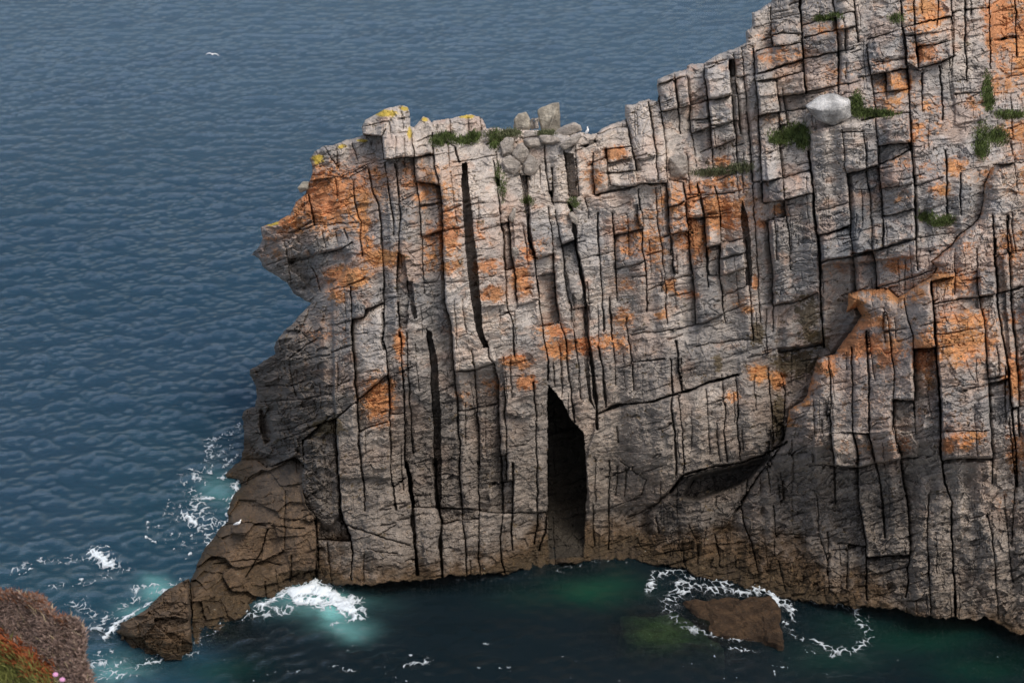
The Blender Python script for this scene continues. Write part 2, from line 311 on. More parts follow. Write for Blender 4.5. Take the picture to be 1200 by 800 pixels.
C2 = [[(483,156),(485,184),(488,212),(491,236),(494,276),(496,320),(497,345)],[(507,156),(509,194),(515,218),(519,238),(518,270),(519,290),(520,320),(522,352),(529,378),(532,430),(535,460),(537,490),(539,520),(540,570),(542,610),(545,636),(547,676)],
 [(534,174),(538,190)],[(452,190),(455,216),(458,236),(461,260),(462,276)],[(463,192),(467,224),(469,256),(467,296),(464,344)],[(433,200),(438,228),(444,240),(447,264),(449,300),(451,330),(450,348),(450,396),(453,420),(456,450),(457,490),(458,548),(460,570),(464,598)],
 [(414,214),(415,232),(420,252),(424,262),(422,280),(425,300)],[(362,228),(366,248),(368,264)],[(410,336),(412,360),(412,392),(415,420),(417,460),(419,486),(420,510),(423,548),(427,568),(428,598)],
 [(467,356),(468,396)],[(476,390),(479,450),(482,500),(485,530)],[(501,390),(505,440),(508,490),(509,548)],[(539,540),(540,570)],[(560,540),(562,580),(561,652),(563,675)],
 [(553,410),(557,436),(559,470),(561,500),(563,548)],[(571,400),(572,418),(580,426),(584,450),(585,480),(586,510),(588,548),(589,600),(586,630),(587,656),(592,672)],[(591,450),(592,490),(594,540),(594,564)],
 [(601,544),(601,596),(599,610),(600,644)],[(602,380),(603,418)],[(625,448),(628,490),(629,548),(630,598),(627,636)],[(642,540),(641,592),(640,620),(632,644)],
 [(486,594),(516,594),(545,595),(586,601),(600,601),(640,599)],[(518,613),(540,610),(562,607)],[(664,398),(665,430),(670,458),(673,494)],[(674,398),(678,430),(680,468)],[(702,406),(707,436),(710,476)],
 [(736,394),(740,420),(743,456)],[(586,256),(589,280),(591,306),(593,336),(595,360),(602,380)],[(596,258),(600,300),(603,316),(606,352)],[(642,244),(645,270),(648,296),(650,320),(652,360),(659,384),(664,398)],
 [(651,246),(654,270),(660,300),(662,330),(669,360),(674,398)],[(701,250),(701,280),(704,320),(706,352),(708,388)],[(717,250),(720,276),(722,310),(723,352)],[(714,348),(717,398)],[(748,222),(753,264),(753,294),(757,324),(758,364)],
 [(578,188),(583,220),(587,252)],[(617,206),(619,230),(620,258)],[(638,170),(640,204),(643,220),(649,240)],[(647,196),(648,238)],[(661,176),(664,196),(667,230)],[(674,186),(677,212),(679,230)],[(694,180),(696,212),(697,228)],
 [(734,140),(737,160),(742,184),(747,200)],[(760,120),(765,150),(768,180),(771,212)],[(771,112),(776,140),(780,180),(781,218),(784,252),(786,280),(787,300)],[(698,228),(730,222),(752,216),(780,215)],
 [(791,88),(795,124),(797,158)],[(805,90),(808,120),(811,158),(816,196)],[(825,76),(829,112),(832,144),(834,156),(836,198)],[(854,72),(857,110),(861,152),(864,194)],[(860,64),(863,108),(866,138),(868,158)],
 [(869,56),(873,100),(876,140),(878,160),(881,200),(882,230),(885,270),(887,298),(889,340),(892,380)],[(883,58),(885,96),(889,120),(889,152),(891,170),(893,206),(894,236)],[(903,10),(906,56)],[(909,92),(914,128),(914,172),(916,200),(920,240),(925,280),(926,316)],
 [(976,0),(980,24),(983,70),(983,108)],[(886,60),(912,55),(938,50)],[(904,42),(936,38)],[(888,88),(912,80),(940,70)],[(886,96),(942,84)],[(890,136),(914,132),(946,128)],[(944,68),(1000,58)],[(772,132),(808,124),(828,118),(856,113)],
 [(1001,0),(1003,30),(1006,50)],[(1016,52),(1019,80),(1022,96),(1026,130)],[(1056,0),(1057,30),(1060,40),(1062,72),(1065,96),(1066,130),(1068,180),(1071,216),(1073,260),(1074,298),(1076,316)],[(1071,0),(1072,30),(1074,56),(1077,80)],
 [(1100,0),(1098,30)],[(1115,0),(1115,18),(1117,66)],[(1131,0),(1131,60),(1134,96)],[(1160,-40),(1160,50),(1161,80)],[(1190,-40),(1190,40),(1192,66)],[(1101,78),(1103,112),(1105,140)],[(1080,86),(1080,130)],
 [(1060,33),(1098,22),(1116,19)],[(1076,80),(1100,74),(1116,66)],[(1022,88),(1064,80)],[(1010,140),(1036,136),(1064,132)],
 [(768,220),(770,260),(776,292),(779,330),(782,380)],[(801,214),(804,240),(807,270),(809,298),(811,320),(814,350),(815,380)],[(818,216),(825,252),(828,280),(830,336)],[(838,218),(844,252),(844,298),(845,340),(850,378)],
 [(900,260),(903,298),(906,320),(906,388)],[(987,152),(990,190),(994,220),(996,260),(998,290),(1001,304),(1003,342)],[(782,244),(800,236),(818,230),(860,226)],[(896,238),(920,234),(952,226)],
 [(1012,156),(1016,200),(1019,230),(1022,270),(1023,298),(1027,320),(1027,340)],[(1026,140),(1029,180),(1033,220),(1035,260),(1035,290)],[(1108,176),(1109,210),(1110,254)],[(1125,204),(1126,252)],[(1164,252),(1165,298)],[(1181,252),(1182,298),(1184,330),(1186,370),(1192,438),(1195,510)],
 [(1036,254),(1072,244)],[(998,298),(1034,290),(1072,280)],[(960,276),(996,264)],[(992,204),(1028,194),(1068,176)],[(960,308),(1000,300),(1034,291),(1072,281)],[(1028,338),(1060,328),(1092,318)],[(1094,356),(1120,352),(1146,348),(1166,343),(1200,336)],
 [(787,280),(791,320)],[(873,280),(876,310),(880,350),(883,400)],[(740,392),(788,386),(828,378),(850,366)],[(908,358),(938,353),(958,344)],[(740,424),(780,420)],[(912,412),(966,404)],[(792,400),(797,438),(800,458)],
 [(1145,292),(1147,346),(1153,376),(1158,438),(1160,500),(1163,530),(1163,566)],[(1059,350),(1064,376),(1070,392),(1071,438),(1073,510)],[(1039,366),(1044,400),(1048,438),(1046,504),(1055,530),(1058,566),(1064,588),(1066,647),(1062,700)],
 [(1016,388),(1018,438),(1019,506),(1026,540),(1034,588),(1037,630)],[(998,408),(999,438),(999,506),(1006,534),(1007,588),(1015,633),(1016,703)],[(970,418),(973,438),(974,506),(978,550),(979,588)],[(1178,430),(1179,494)],[(1183,490),(1190,570),(1186,640)],
 [(955,545),(980,545),(1008,548),(1028,541),(1052,538),(1076,536)],[(1108,538),(1162,537)],[(786,420),(789,462),(787,480),(792,520),(793,556)],[(798,420),(800,458),(796,466),(799,506),(802,540),(801,558)],[(850,472),(849,506),(852,540)],[(862,442),(865,470),(864,500),(868,540)],
 [(900,432),(905,486),(906,524)],[(916,438),(920,460),(918,516)],[(714,540),(714,588),(713,644)],[(1088,580),(1087,630),(1091,719)],[(1158,601),(1166,660),(1170,724)],[(395,490),(418,468),(434,456),(452,440)],[(420,506),(440,498),(454,494)],[(460,485),(474,483)],
 [(370,608),(372,640),(371,684)],[(314,620),(308,640),(298,660),(288,676)],[(876,560),(874,580),(868,588),(872,616),(880,632),(888,670)],[(380,296),(400,292),(412,284)],[(450,186),(484,184)],[(426,158),(448,160),(452,152)],[(448,160),(450,186)]]
C1 = [[(324,274),(344,273),(367,258)],[(338,303),(360,301),(380,296),(400,294)],[(333,283),(338,308),(341,334)],[(366,314),(372,328),(376,344)],[(377,270),(383,290)],[(394,272),(396,284)],[(404,268),(408,280)],[(344,273),(368,264),(395,262),(420,262)],
 [(386,342),(428,326)],[(389,382),(426,371),(428,362),(450,354)],[(389,412),(414,404)],[(442,627),(464,615)],[(444,628),(480,639)],[(430,644),(466,648)],[(400,612),(442,627)],[(460,570),(476,560)],[(515,458),(532,452)],[(532,435),(558,433),(578,425)],[(538,483),(560,478),(585,472)],
 [(718,402),(721,426),(722,450)],[(734,372),(736,398)],[(520,271),(542,266)],[(520,248),(540,241)],[(494,276),(519,270)],[(521,330),(546,330)],[(554,257),(586,254)],[(549,188),(583,182)],[(485,184),(509,180)],[(488,212),(515,218)],[(494,240),(519,238)],[(469,236),(491,226)],[(628,301),(649,297)],[(607,358),(629,352)],[(650,238),(667,238)],
 [(710,174),(712,192),(714,218)],[(710,175),(740,172)],[(712,192),(742,185)],[(714,204),(745,200)],[(712,219),(744,218)],[(698,160),(716,152),(734,150)],[(674,178),(695,168),(700,158)],[(904,24),(936,17)],[(914,114),(944,109)],[(940,30),(1000,14)],[(942,44),(984,34),(1004,30)],[(944,108),(984,100),(1006,96)],
 [(772,98),(805,90)],[(812,156),(834,148),(860,144)],[(826,80),(850,74)],[(1018,46),(1058,35)],[(1006,92),(1022,88)],[(1116,96),(1148,92)],[(1026,72),(1060,70)],[(1132,12),(1160,8)],[(1026,110),(1064,104)],[(1118,110),(1150,108)],[(1074,56),(1116,48)],[(1060,43),(1116,36)],[(1160,48),(1190,44)],
 [(820,180),(860,164)],[(882,214),(916,208)],[(916,210),(952,198)],[(898,260),(920,254)],[(828,290),(870,280)],[(806,256),(844,254)],[(784,212),(800,214)],[(1034,222),(1072,214)],[(1074,218),(1104,208)],[(1074,278),(1110,274)],[(1028,171),(1066,166)],[(986,155),(1012,153)],[(960,246),(996,238)],
 [(846,348),(874,336)],[(850,366),(876,356)],[(816,406),(850,400),(880,398)],[(780,328),(810,322)],[(784,348),(812,342)],[(846,322),(874,314)],[(846,302),(874,296)],[(740,326),(756,322)],[(758,300),(775,294)],[(1146,312),(1166,312)],[(1070,408),(1096,406)],[(1119,292),(1119,346)],[(1094,330),(1146,318)],[(1100,392),(1150,384)],[(1048,468),(1072,467)],[(1166,300),(1200,292)],
 [(827,456),(830,490),(832,532)],[(884,438),(886,480)],[(953,460),(954,510)],[(698,540),(698,588)],[(724,546),(722,580)],[(734,548),(732,580)],[(695,592),(696,640)],[(714,596),(750,582)],[(728,540),(758,562),(752,580)],[(736,606),(770,592)],[(768,606),(772,624)],[(780,648),(812,642)],[(818,638),(818,660)],[(838,626),(844,664)],[(840,638),(876,634)],
 [(907,593),(909,625)],[(957,580),(960,628),(971,660),(972,690)],[(1016,652),(1064,650)],[(912,625),(960,628)],[(981,636),(1014,640)],[(1038,671),(1062,664)],[(912,657),(920,692)],[(1106,506),(1160,503)],[(972,507),(1020,507)],[(898,544),(903,576)],[(1177,580),(1183,647),(1188,682)],
 [(338,420),(354,408),(372,396)],[(340,434),(344,452),(347,464)],[(298,452),(340,452),(356,446)],[(306,470),(346,469),(390,462)],[(370,490),(328,506)],[(392,484),(356,514)],[(354,514),(355,548)],[(350,390),(356,380),(362,362)],[(335,576),(334,620),(333,644)],[(280,568),(310,552)],[(372,632),(410,633)],[(318,616),(356,620)],
 [(262,616),(290,612),(312,616)],[(342,652),(340,680)],[(250,660),(300,655),(330,662)],[(380,172),(394,195)],[(394,172),(396,198)],[(412,168),(420,190)],[(368,205),(400,208),(440,190)],[(410,208),(432,196)],[(362,212),(392,208),(396,232)],[(470,128),(472,150)],[(426,148),(456,142)],[(456,142),(458,156)],
 [(490,165),(507,160)],[(509,160),(534,172)],[(526,142),(528,160)],[(548,138),(550,164)],[(562,138),(564,160)],[(571,170),(590,165)],[(700,300),(722,294)],[(720,276),(753,268)],[(722,316),(757,306)],[(735,250),(737,300)],[(758,340),(779,330)]]
# procedural filler joints between the traced ones
fr = random.Random(5)
fill = []
for i in range(620):
    x = fr.uniform(300, 1290); y = fr.uniform(-60, 740); ln = fr.uniform(8, 34); sl = -fr.uniform(.08, .42)
    fill.append((fr.uniform(.45, .9), [(x, y), (x+ln*.5, y+ln*.5*sl+fr.uniform(-1.5, 1.5)), (x+ln, y+ln*sl)]))
for i in range(230):
    x = fr.uniform(300, 1290); y = fr.uniform(-60, 720); ln = fr.uniform(18, 60); sl = fr.uniform(-.02, .14)
    fill.append((fr.uniform(.45, .9), [(x, y), (x+ln*sl*.5+fr.uniform(-1, 1), y+ln*.5), (x+ln*sl, y+ln)]))
for i in range(95):          # beyond the picture's right and top edge
    x = fr.uniform(1200, 1385); y = fr.uniform(-70, 640); fill.append((.9, [(x, y), (x+6, y+60), (x+9, y+150)]))
for x in range(930, 1300, 27): fill.append((.9, [(x, -70), (x+4, -2)]))
lines = [(1.0, l) for l in C3]+[(.60, l) for l in C2]+[(.46, l) for l in C1]
crackd = np.zeros((H, W), np.float32)      # metres cut into the rock
cmask = np.zeros((H, W), bool)
dist = np.full((H, W), 30., np.float32)
wvar = 0.45+1.25*vn(PX/16, PY/16, 4)**1.3
def cut(w, pts, depth, major):
    pad = int(w*2+16)
    for (ax, ay), (bx, by) in zip(pts[:-1], pts[1:]):
        i0 = max(0, int((min(ax, bx)-X0-pad)/STEP)); i1 = min(W, int((max(ax, bx)-X0+pad)/STEP)); j0 = max(0, int((min(ay, by)-Y0-pad)/STEP)); j1 = min(H, int((max(ay, by)-Y0+pad)/STEP))
        if i1 <= i0 or j1 <= j0: continue
        x = QX[j0:j1, i0:i1]-ax; y = QY[j0:j1, i0:i1]-ay; dx, dy = bx-ax, by-ay
        t = np.clip((x*dx+y*dy)/(dx*dx+dy*dy+1e-6), 0, 1); d = np.hypot(x-t*dx, y-t*dy)
        ww = w*wvar[j0:j1, i0:i1]; prof = np.clip(1.4-d/ww, 0, 1)
        crackd[j0:j1, i0:i1] = np.maximum(crackd[j0:j1, i0:i1], prof*depth)
        if major:
            cmask[j0:j1, i0:i1] |= d < .62; dist[j0:j1, i0:i1] = np.minimum(dist[j0:j1, i0:i1], d)
        else: dist[j0:j1, i0:i1] = np.minimum(dist[j0:j1, i0:i1], d+1.6)
lw_ = random.Random(17)
for w, l in lines: cut(w*lw_.choice((.62, .8, 1.0, 1.0, 1.25, 1.6)), l, {1.0: 1.8, .60: .9, .46: .4}[w], True)
for w, l in fill: cut(w*.62, l, .1+.25*w, w > .75)

# connected blocks ---------------------------------------------------
parent_ = [0]
def find(a):
    while parent_[a] != a: parent_[a] = parent_[parent_[a]]; a = parent_[a]
    return a
lab = np.zeros((H, W), np.int32); prev = []
solid = sil & ~cmask
for j in range(H):
    row = solid[j].astype(np.int8); lr = lay[j]
    brk = np.flatnonzero((np.diff(row) != 0) | ((np.diff(lr) != 0)))+1
    st = np.concatenate([[0], brk]); en = np.concatenate([brk, [W]]); cur = []
    k = 0
    for s, e in zip(st, en):
        if not row[s]: continue
        s = int(s); e = int(e); l = 0
        while k < len(prev) and prev[k][1] <= s: k += 1
        kk = k
        while kk < len(prev) and prev[kk][0] < e:
            ov = min(e, prev[kk][1])-max(s, prev[kk][0])
            if prev[kk][3] == lr[s] and ov >= 4:       # thin necks stay apart
                r = find(prev[kk][2])
                if l == 0: l = r
                elif r != l: parent_[max(r, l)] = min(r, l); l = min(r, l)
            kk += 1
        if l == 0: parent_.append(len(parent_)); l = len(parent_)-1
        lab[j, s:e] = l; cur.append((s, e, l, lr[s]))
    prev = cur
roots = np.array([find(i) for i in range(len(parent_))]); lab = roots[lab]
uniq, lab = np.unique(lab, return_inverse=True); lab = lab.reshape(H, W)
for _ in range(9):                          # crack pixels take the label of the rock beside them
    for ax, s in ((0, 1), (0, -1), (1, 1), (1, -1)):
        z = (lab == 0) & sil; lab = np.where(z, np.roll(lab, s, ax), lab)
nl = len(uniq); cnt = np.bincount(lab.ravel(), minlength=nl).astype(float)+1e-6
cxm = np.bincount(lab.ravel(), PX.ravel(), nl)/cnt; cym = np.bincount(lab.ravel(), PY.ravel(), nl)/cnt
lr_ = np.random.default_rng(3); small = np.clip(900./(cnt*STEP**2), .25, 1.)
boff = lr_.normal(0, .46, nl)*(.4+.6*small); btx = lr_.normal(0, .020, nl)*np.sqrt(small); bty = lr_.normal(-.012, .014, nl)*np.sqrt(small)
boff[0] = btx[0] = bty[0] = 0
blk = boff[lab]+btx[lab]*(PX-cxm[lab])+bty[lab]*(PY-cym[lab]); blk = np.clip(blk, -1.15, 1.15)
# every block has a broken top that falls back and one chamfered side
upd = np.zeros((H, W), np.float32); lfd = upd.copy(); rgd = upd.copy()
for j in range(1, H): upd[j] = np.where(lab[j] == lab[j-1], upd[j-1]+STEP, 0)
for i in range(1, W): lfd[:, i] = np.where(lab[:, i] == lab[:, i-1], lfd[:, i-1]+STEP, 0)
for i in range(W-2, -1, -1): rgd[:, i] = np.where(lab[:, i] == lab[:, i+1], rgd[:, i+1]+STEP, 0)
ta = (lr_.random(nl)**1.6*.75).astype(np.float32)[lab]; td = lr_.uniform(2.0, 7.0, nl).astype(np.float32)[lab]
sa = (lr_.random(nl)**2*.75).astype(np.float32)[lab]; sb_ = (lr_.random(nl)**2*.75).astype(np.float32)[lab]; sw = lr_.uniform(1.5, 6.0, nl).astype(np.float32)[lab]
blk = blk+np.where(lab > 0, ta*np.clip(1-upd/td, 0, 1)+sa*np.clip(1-lfd/sw, 0, 1)+sb_*np.clip(1-rgd/sw, 0, 1), 0)*np.where(lay >= 3, .4, 1)

# fracture relief ----------------------------------------------------
S = QY+.24*QX; Tn = QX-.24*QY                # across and along the bedding
bed = fbm(Tn/26, S/4.6, 4, 2, .6)
rid = 1-np.abs(fbm(Tn/17+9, S/5.2, 3, 6, .6))*2.2
f1, f2, cid, ddx, ddy = worley(Tn/15, S/9.5, 3); rr = np.random.default_rng(8).random((3, 65536))
fac = (rr[0][cid]-.5)*.24+(rr[1][cid]-.5)*ddx*.42+(rr[2][cid]-.45)*ddy*.5
g1, g2, cid2, gdx, gdy = worley(QX/6.5+40, QY/5.0, 6)
fac2 = (rr[1][cid2]-.5)*.09+(rr[2][cid2]-.5)*gdx*.16+(rr[0][cid2]-.4)*gdy*.2
iso = fbm(QX/38, QY/38, 4, 3, .5); fine = fbm(PX/3.0, PY/2.4, 3, 10, .65)
rough = .75+.55*sstep(350, 560, PY)
smf = (.45+.75*lr_.random(nl)).astype(np.float32)[lab]; relief = -(bed*.11+rid*.05*smf+fac*1.0*smf+fac2*.62*smf+iso*.20+fine*.05)*rough
# beds stand out one over the other
saw = (S/10.5+fbm(QX/30, QY/30, 2, 12)*1.6+(lab % 7)*.37) % 1.0
relief += np.where(vn(QX/22, QY/16, 14) > .36, (saw-.5)*.22, 0)
# hairline fractures along the bedding and across it
n1_ = fbm(Tn/40+3, S/9.5, 3, 5, .6); n2_ = fbm((QX+.9*QY)/34, (QX-.9*QY)/20, 3, 8, .6); n3_ = fbm(QX/7.5+60, QY/50, 3, 13, .6)
hair = np.clip(1-np.abs(n1_)/.032, 0, 1)*(vn(QX/26, QY/20, 1) > .38)*.24
hair = np.maximum(hair, np.clip(1-np.abs(n2_)/.022, 0, 1)*(vn(QX/30, QY/24, 5) > .5)*.20)
hair = np.maximum(hair, np.clip(1-np.abs(n3_)/.035, 0, 1)*(vn(QX/24, QY/30, 9) > .62)*.22)
e2w, e2x, *_ = worley(Tn/22+9, S/13, 11); hair = np.maximum(hair, np.clip(1-(e2x-e2w)/.07, 0, 1)*(vn(QX/20, QY/20, 3) > .5)*.17)
smo = (.30+.95*lr_.random(nl)).astype(np.float32)[lab]; relief += hair*np.clip(smo*1.15, 0, 1.1)
h1, h2, hid, hdx, hdy = worley(QX/30+5, QY/19, 4)
relief += np.where(lay >= 3, (rr[0][hid]-.5)*.75+(rr[1][hid]-.5)*hdx*.9+hdy*-.35+np.clip(1-(h2-h1)/.04, 0, 1)*.05, 0)
relief *= 1+.9*sstep(400, 350, PX)*(lay < 3)
edge = np.exp(-np.maximum(dist-.4, 0)/1.3)*.15
# the rock meets the water where the photograph shows it
WLX = [372,400,430,470,510,550,600,640,660,700,740,760,800,850,880,920,960,1010,1050,1080,1120,1160,1190,1210,1300,1400]
WLY = [684,685,686,682,679,674,671,664,657,656,657,660,668,681,690,700,705,712,713,722,722,726,740,746,766,790]
wl_ = np.interp(PX, WLX, WLY)+4.5*fbm(PX/17, PY/80, 3, 4, .6)+2.4*fbm(PX/5, PY/60, 2, 7)
rk = (lay <= 2) & (PX > 371); up_ = rk & (PY < wl_) & (PY > wl_-90); hh = np.clip((wl_-PY)/14, .02, 6)
bb = base+blk
def y_at_height(z): return (CAM_H-z)/np.tan(PITCH+np.arctan((PY-400)/FPX))
bb = np.where(up_ & ~incave, np.minimum(bb, y_at_height(np.minimum(hh*.45, 2.7))), bb)
bb = np.where(up_ & incave, np.minimum(bb, y_at_height(.08+(wl_-PY)*.008)), bb)
bb = np.where(rk & (PY >= wl_), y_at_height(-.04-np.clip((PY-wl_)*.06, 0, 3)), bb)
wdamp = np.where(rk, .6+.4*sstep(0, 22, np.abs(wl_-PY)), 1)
Yd = bb+(relief+edge)*wdamp
Yd += blur(crackd, 0) if False else crackd
# rounding towards the skyline
sf = sil.astype(np.float32); er = sil.copy(); inner = np.zeros((H, W), np.float32)
for k in range(8):
    e2 = er & np.roll(er, 1, 0) & np.roll(er, -1, 0) & np.roll(er, 1, 1) & np.roll(er, -1, 1)
    inner[er & ~e2] = k; er = e2
inner[er] = 8
Yd += (1-np.sqrt(np.clip(inner/8, 0, 1)))*.55
VX, VY, VZ = at_y(PX, PY, Yd)
VX = VX.astype(np.float32); VY = VY.astype(np.float32); VZ = VZ.astype(np.float32)
def surf(px, py):
    i = int(round((px-X0)/STEP)); j = int(round((py-Y0)/STEP)); return Vector((float(VX[j, i]), float(VY[j, i]), float(VZ[j, i])))

# surface colour of the rock: mineral tone, lichens, tide bands ---------------
def C(r, g, b): return np.array([r, g, b], np.float32)
tone = (lr_.random((nl)).astype(np.float32))[lab]
n_lo = fbm(PX/70, PY/70, 4, 4); n_md = fbm(QX/14, QY/14, 4, 7, .6); n_hi = fbm(PX/3.5, PY/3.0, 3, 2, .7)
g = np.clip(.5+.5*n_lo+.35*(tone-.5)+.35*n_md, 0, 1)[..., None]
col = C(.235, .238, .244)*(1-g)+C(.42, .362, .308)*g
col = col*(1+.46*(tone-.5)+.26*n_hi+.20*n_md)[..., None]
pk = sstep(.05, .5, fbm(QX/40+50, QY/34, 4, 11))[..., None]*.38; col = col*(1-pk)+C(.44, .285, .205)*pk
warm = sstep(430, 240, PX+.15*PY)[..., None]
ZL = VZ+2.6*n_lo+1.8*n_md
dk = sstep(19.5, 7.0, ZL+np.clip((PX-900)/300, 0, 1)*3.0+2.0*(PX > 380))[..., None]*.80   # weathered splash zone, darker stone
col = col*(1-dk)+(C(.122, .098, .076)*(1+.5*n_md[..., None]+.35*n_hi[..., None]+.3*(tone[..., None]-.5)))*dk
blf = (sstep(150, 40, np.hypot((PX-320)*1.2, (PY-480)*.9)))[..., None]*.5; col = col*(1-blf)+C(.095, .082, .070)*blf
br = sstep(2.8, 1.1, VZ+1.3*n_lo+1.0*n_md)*.9; under_shade = blur(inpoly([(801,560),(868,545),(900,534),(872,562),(850,574),(820,588),(802,596),(788,614),(780,628),(776,600),(787,578)]), 3)*.85; recess_shade = np.maximum(incave*.92, under_shade)[..., None]; col = col*(1-recess_shade)+C(.035, .030, .026)*recess_shade; br = np.maximum(br, ((lay == 3) | (lay == 4))*sstep(12.5, 7.5, ZL)*(.72+.25*n_lo))[..., None]  # near-black shade painted into the colour inside the cave and under the overhang
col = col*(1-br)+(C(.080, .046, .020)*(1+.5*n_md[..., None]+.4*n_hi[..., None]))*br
wl = sstep(1.5, .25, VZ+.5*n_md+.3*n_lo)[..., None]*.8; col = col*(1-wl)+C(.045, .032, .016)*wl
LICH = [(385,232,52,34,1),(340,258,26,15,.9),(320,290,22,18,.4),(425,245,9,42,1),(442,215,14,24,.6),(478,208,16,24,.55),(500,215,16,28,.7),(526,232,13,42,.55),(505,290,12,30,.5),(526,275,13,34,.9),(528,312,12,14,.8),(446,302,22,11,1),(430,290,9,24,.8),
 (408,326,26,13,1.1),(398,345,14,12,.8),(380,390,30,14,.35),(570,311,15,9,1),(578,345,14,9,1),(565,275,12,16,.5),(612,328,12,18,1),(617,296,10,18,.7),(636,290,12,14,.5),(650,388,22,8,.9),(655,408,20,13,1),(682,405,12,10,1),(607,424,16,8,1.1),(616,448,13,8,1),
 (442,466,17,26,1.1),(448,495,12,8,.5),(468,402,7,15,.8),(470,432,6,10,.5),(575,450,20,12,.45),(545,460,12,14,.4),(722,180,13,8,1),(695,205,14,22,.6),(735,290,12,14,.5),(738,333,20,7,.6),(745,268,28,14,.6),(765,285,16,40,.7),(800,232,28,18,.9),(810,275,24,32,.8),(848,250,34,24,.85),(850,215,34,10,.6),
 (785,336,7,9,1),(730,375,16,14,.7),(715,402,24,12,.8),(776,368,8,8,.9),(806,345,16,6,.8),(866,350,14,12,.5),(876,362,8,6,.9),(885,331,4,7,1.2),(889,437,11,11,1.2),(911,446,9,10,1.1),(858,465,9,8,.8),(940,472,16,6,1),(915,246,10,8,.9),(893,262,8,6,.8),(847,190,12,7,.9),(900,40,20,10,.4),(912,66,30,12,.8),(970,35,26,8,.6),(905,140,20,8,.3),
 (982,90,20,20,.5),(1055,100,22,16,.9),(1045,120,22,12,.8),(1034,76,12,8,.7),(1090,12,16,22,1.2),(1066,10,10,22,.7),(1085,35,24,8,.6),(1080,62,20,12,.8),(1172,30,18,44,1.2),(1205,50,25,60,1.1),(1175,95,22,26,.8),(1092,122,12,12,.8),(1076,155,16,14,.8),(1100,150,14,10,.6),(1120,195,14,10,1),(1085,200,20,12,.5),(1150,205,18,10,.6),(1190,155,18,14,.9),(1104,222,14,9,.9),(1058,232,12,7,.7),(1060,190,20,8,.5),(1145,122,12,12,.7),
 (1125,290,26,10,.7),(1052,311,16,9,.9),(980,315,16,8,.5),(1112,328,34,16,.9),(1075,345,16,10,.8),(1130,375,40,14,.8),(1125,402,34,26,1),(1085,415,16,24,1.2),(1012,378,34,10,.9),(998,358,16,12,.9),(1005,405,42,15,1.1),(965,430,16,12,1.2),(1040,410,20,20,.9),(1092,445,12,18,.7),(1190,440,14,24,1),(1192,525,12,28,1),(1180,590,10,14,.4),(1188,290,22,40,.7),(1162,400,10,20,.6),(1195,375,14,12,.8),(1130,515,24,12,.8),(1112,522,8,10,1),(1000,527,40,14,.4),(1060,520,18,14,.4),(1230,200,50,60,.8),(1240,400,50,50,.6),(1320,300,50,80,.7),(1350,80,40,60,.6)]
lich = np.zeros((H, W), np.float32)
for cx, cy, rx, ry, s in LICH:
    d = np.sqrt(((PX-cx)/(rx*1.25))**2+((PY-cy)/(ry*1.25))**2); lich = np.maximum(lich, s*np.clip(1.35-d, 0, 1.0))
ridge = np.where((lay == 1) & (PX < 1165) & (PY < 500), 1.0*np.exp(-ds_/13)*(.5+.9*vn(PX/24, PY/18, 5)), 0); lich = np.maximum(lich, ridge)
lich = lich*(.66+.5*lr_.random(nl).astype(np.float32))[lab]
lich = np.where((lay == 0) & (PX > 921) & (PY > 338+.0*PX) & (PY < 540) & (ds_ < 1), 0, lich)
pat = .5+.75*fbm(QX/9, QY/7, 4, 9, .62)+.3*n_hi
pat = pat+.35*n_hi+.25*fbm(QX/2.2, QY/2.0, 2, 3); lm = np.clip(sstep(.24, .80, lich*1.0+.62*(pat-.5)), 0, 1)*.88; glow = sstep(.0, .6, blur(lich, 8/STEP))*.26; lm = np.maximum(lm, glow*(.5+.5*np.clip(pat, 0, 1)))
rust = sstep(.62, .95, .5+.8*fbm(QX/18+7, QY/15, 4, 1, .62))*.26*sstep(8, 16, VZ); lm = np.maximum(lm, rust)
oc = C(.45, .175, .066)*(.75+.5*vn(QX/10, QY/10, 6))[..., None]+C(.05, .055, .01)*vn(PX/30, PY/30, 2)[..., None]
lmm = lm[..., None]; col = col*(1-lmm)+oc*(1+.35*n_hi[..., None])*lmm
for cx, cy, rx, ry in [(373,186,12,9),(452,133,22,6),(474,127,8,4),(400,172,10,4),(425,165,10,3),(548,137,14,4),(320,262,10,5),(497,140,6,5),(480,157,4,10)]:
    d = np.sqrt(((PX-cx)/rx)**2+((PY-cy)/ry)**2); m = (sstep(.5, .8, np.clip(1.25-d, 0, 1)+.5*(pat-.5)))[..., None]*.9
    col = col*(1-m)+C(.50, .36, .045)*m
for cx, cy, rx, ry in [(935,425,30,20),(912,490,9,34),(946,375,16,32),(887,390,10,14),(842,425,6,14),(960,395,16,16),(385,500,22,14)]:      # olive algae stains, dark brown patches beside the spur
    d = np.sqrt(((PX-cx)/rx)**2+((PY-cy)/ry)**2); m = (sstep(.42, .6, np.clip(1.3-d, 0, 1)+.8*(pat-.5)))[..., None]*.8
    col = col*(1-m)+C(.085, .062, .028)*m
for cx, cy, rx, ry in [(1180,125,22,14),(1165,180,16,14),(1175,240,30,12),(1080,318,14,6)]:        # fresh pale rock and guano
    d = np.sqrt(((PX-cx)/rx)**2+((PY-cy)/ry)**2); m = (sstep(.5, .8, np.clip(1.3-d, 0, 1)+.7*(pat-.5)))[..., None]*.6
    col = col*(1-m)+C(.42, .41, .40)*m
cave_shade = (blur(incave, 1)*.85)[..., None]; col = col*(1-cave_shade)+C(.032, .028, .022)*cave_shade  # cave shade painted once more, over tide bands and lichen
col = np.clip(col, .02, .75)

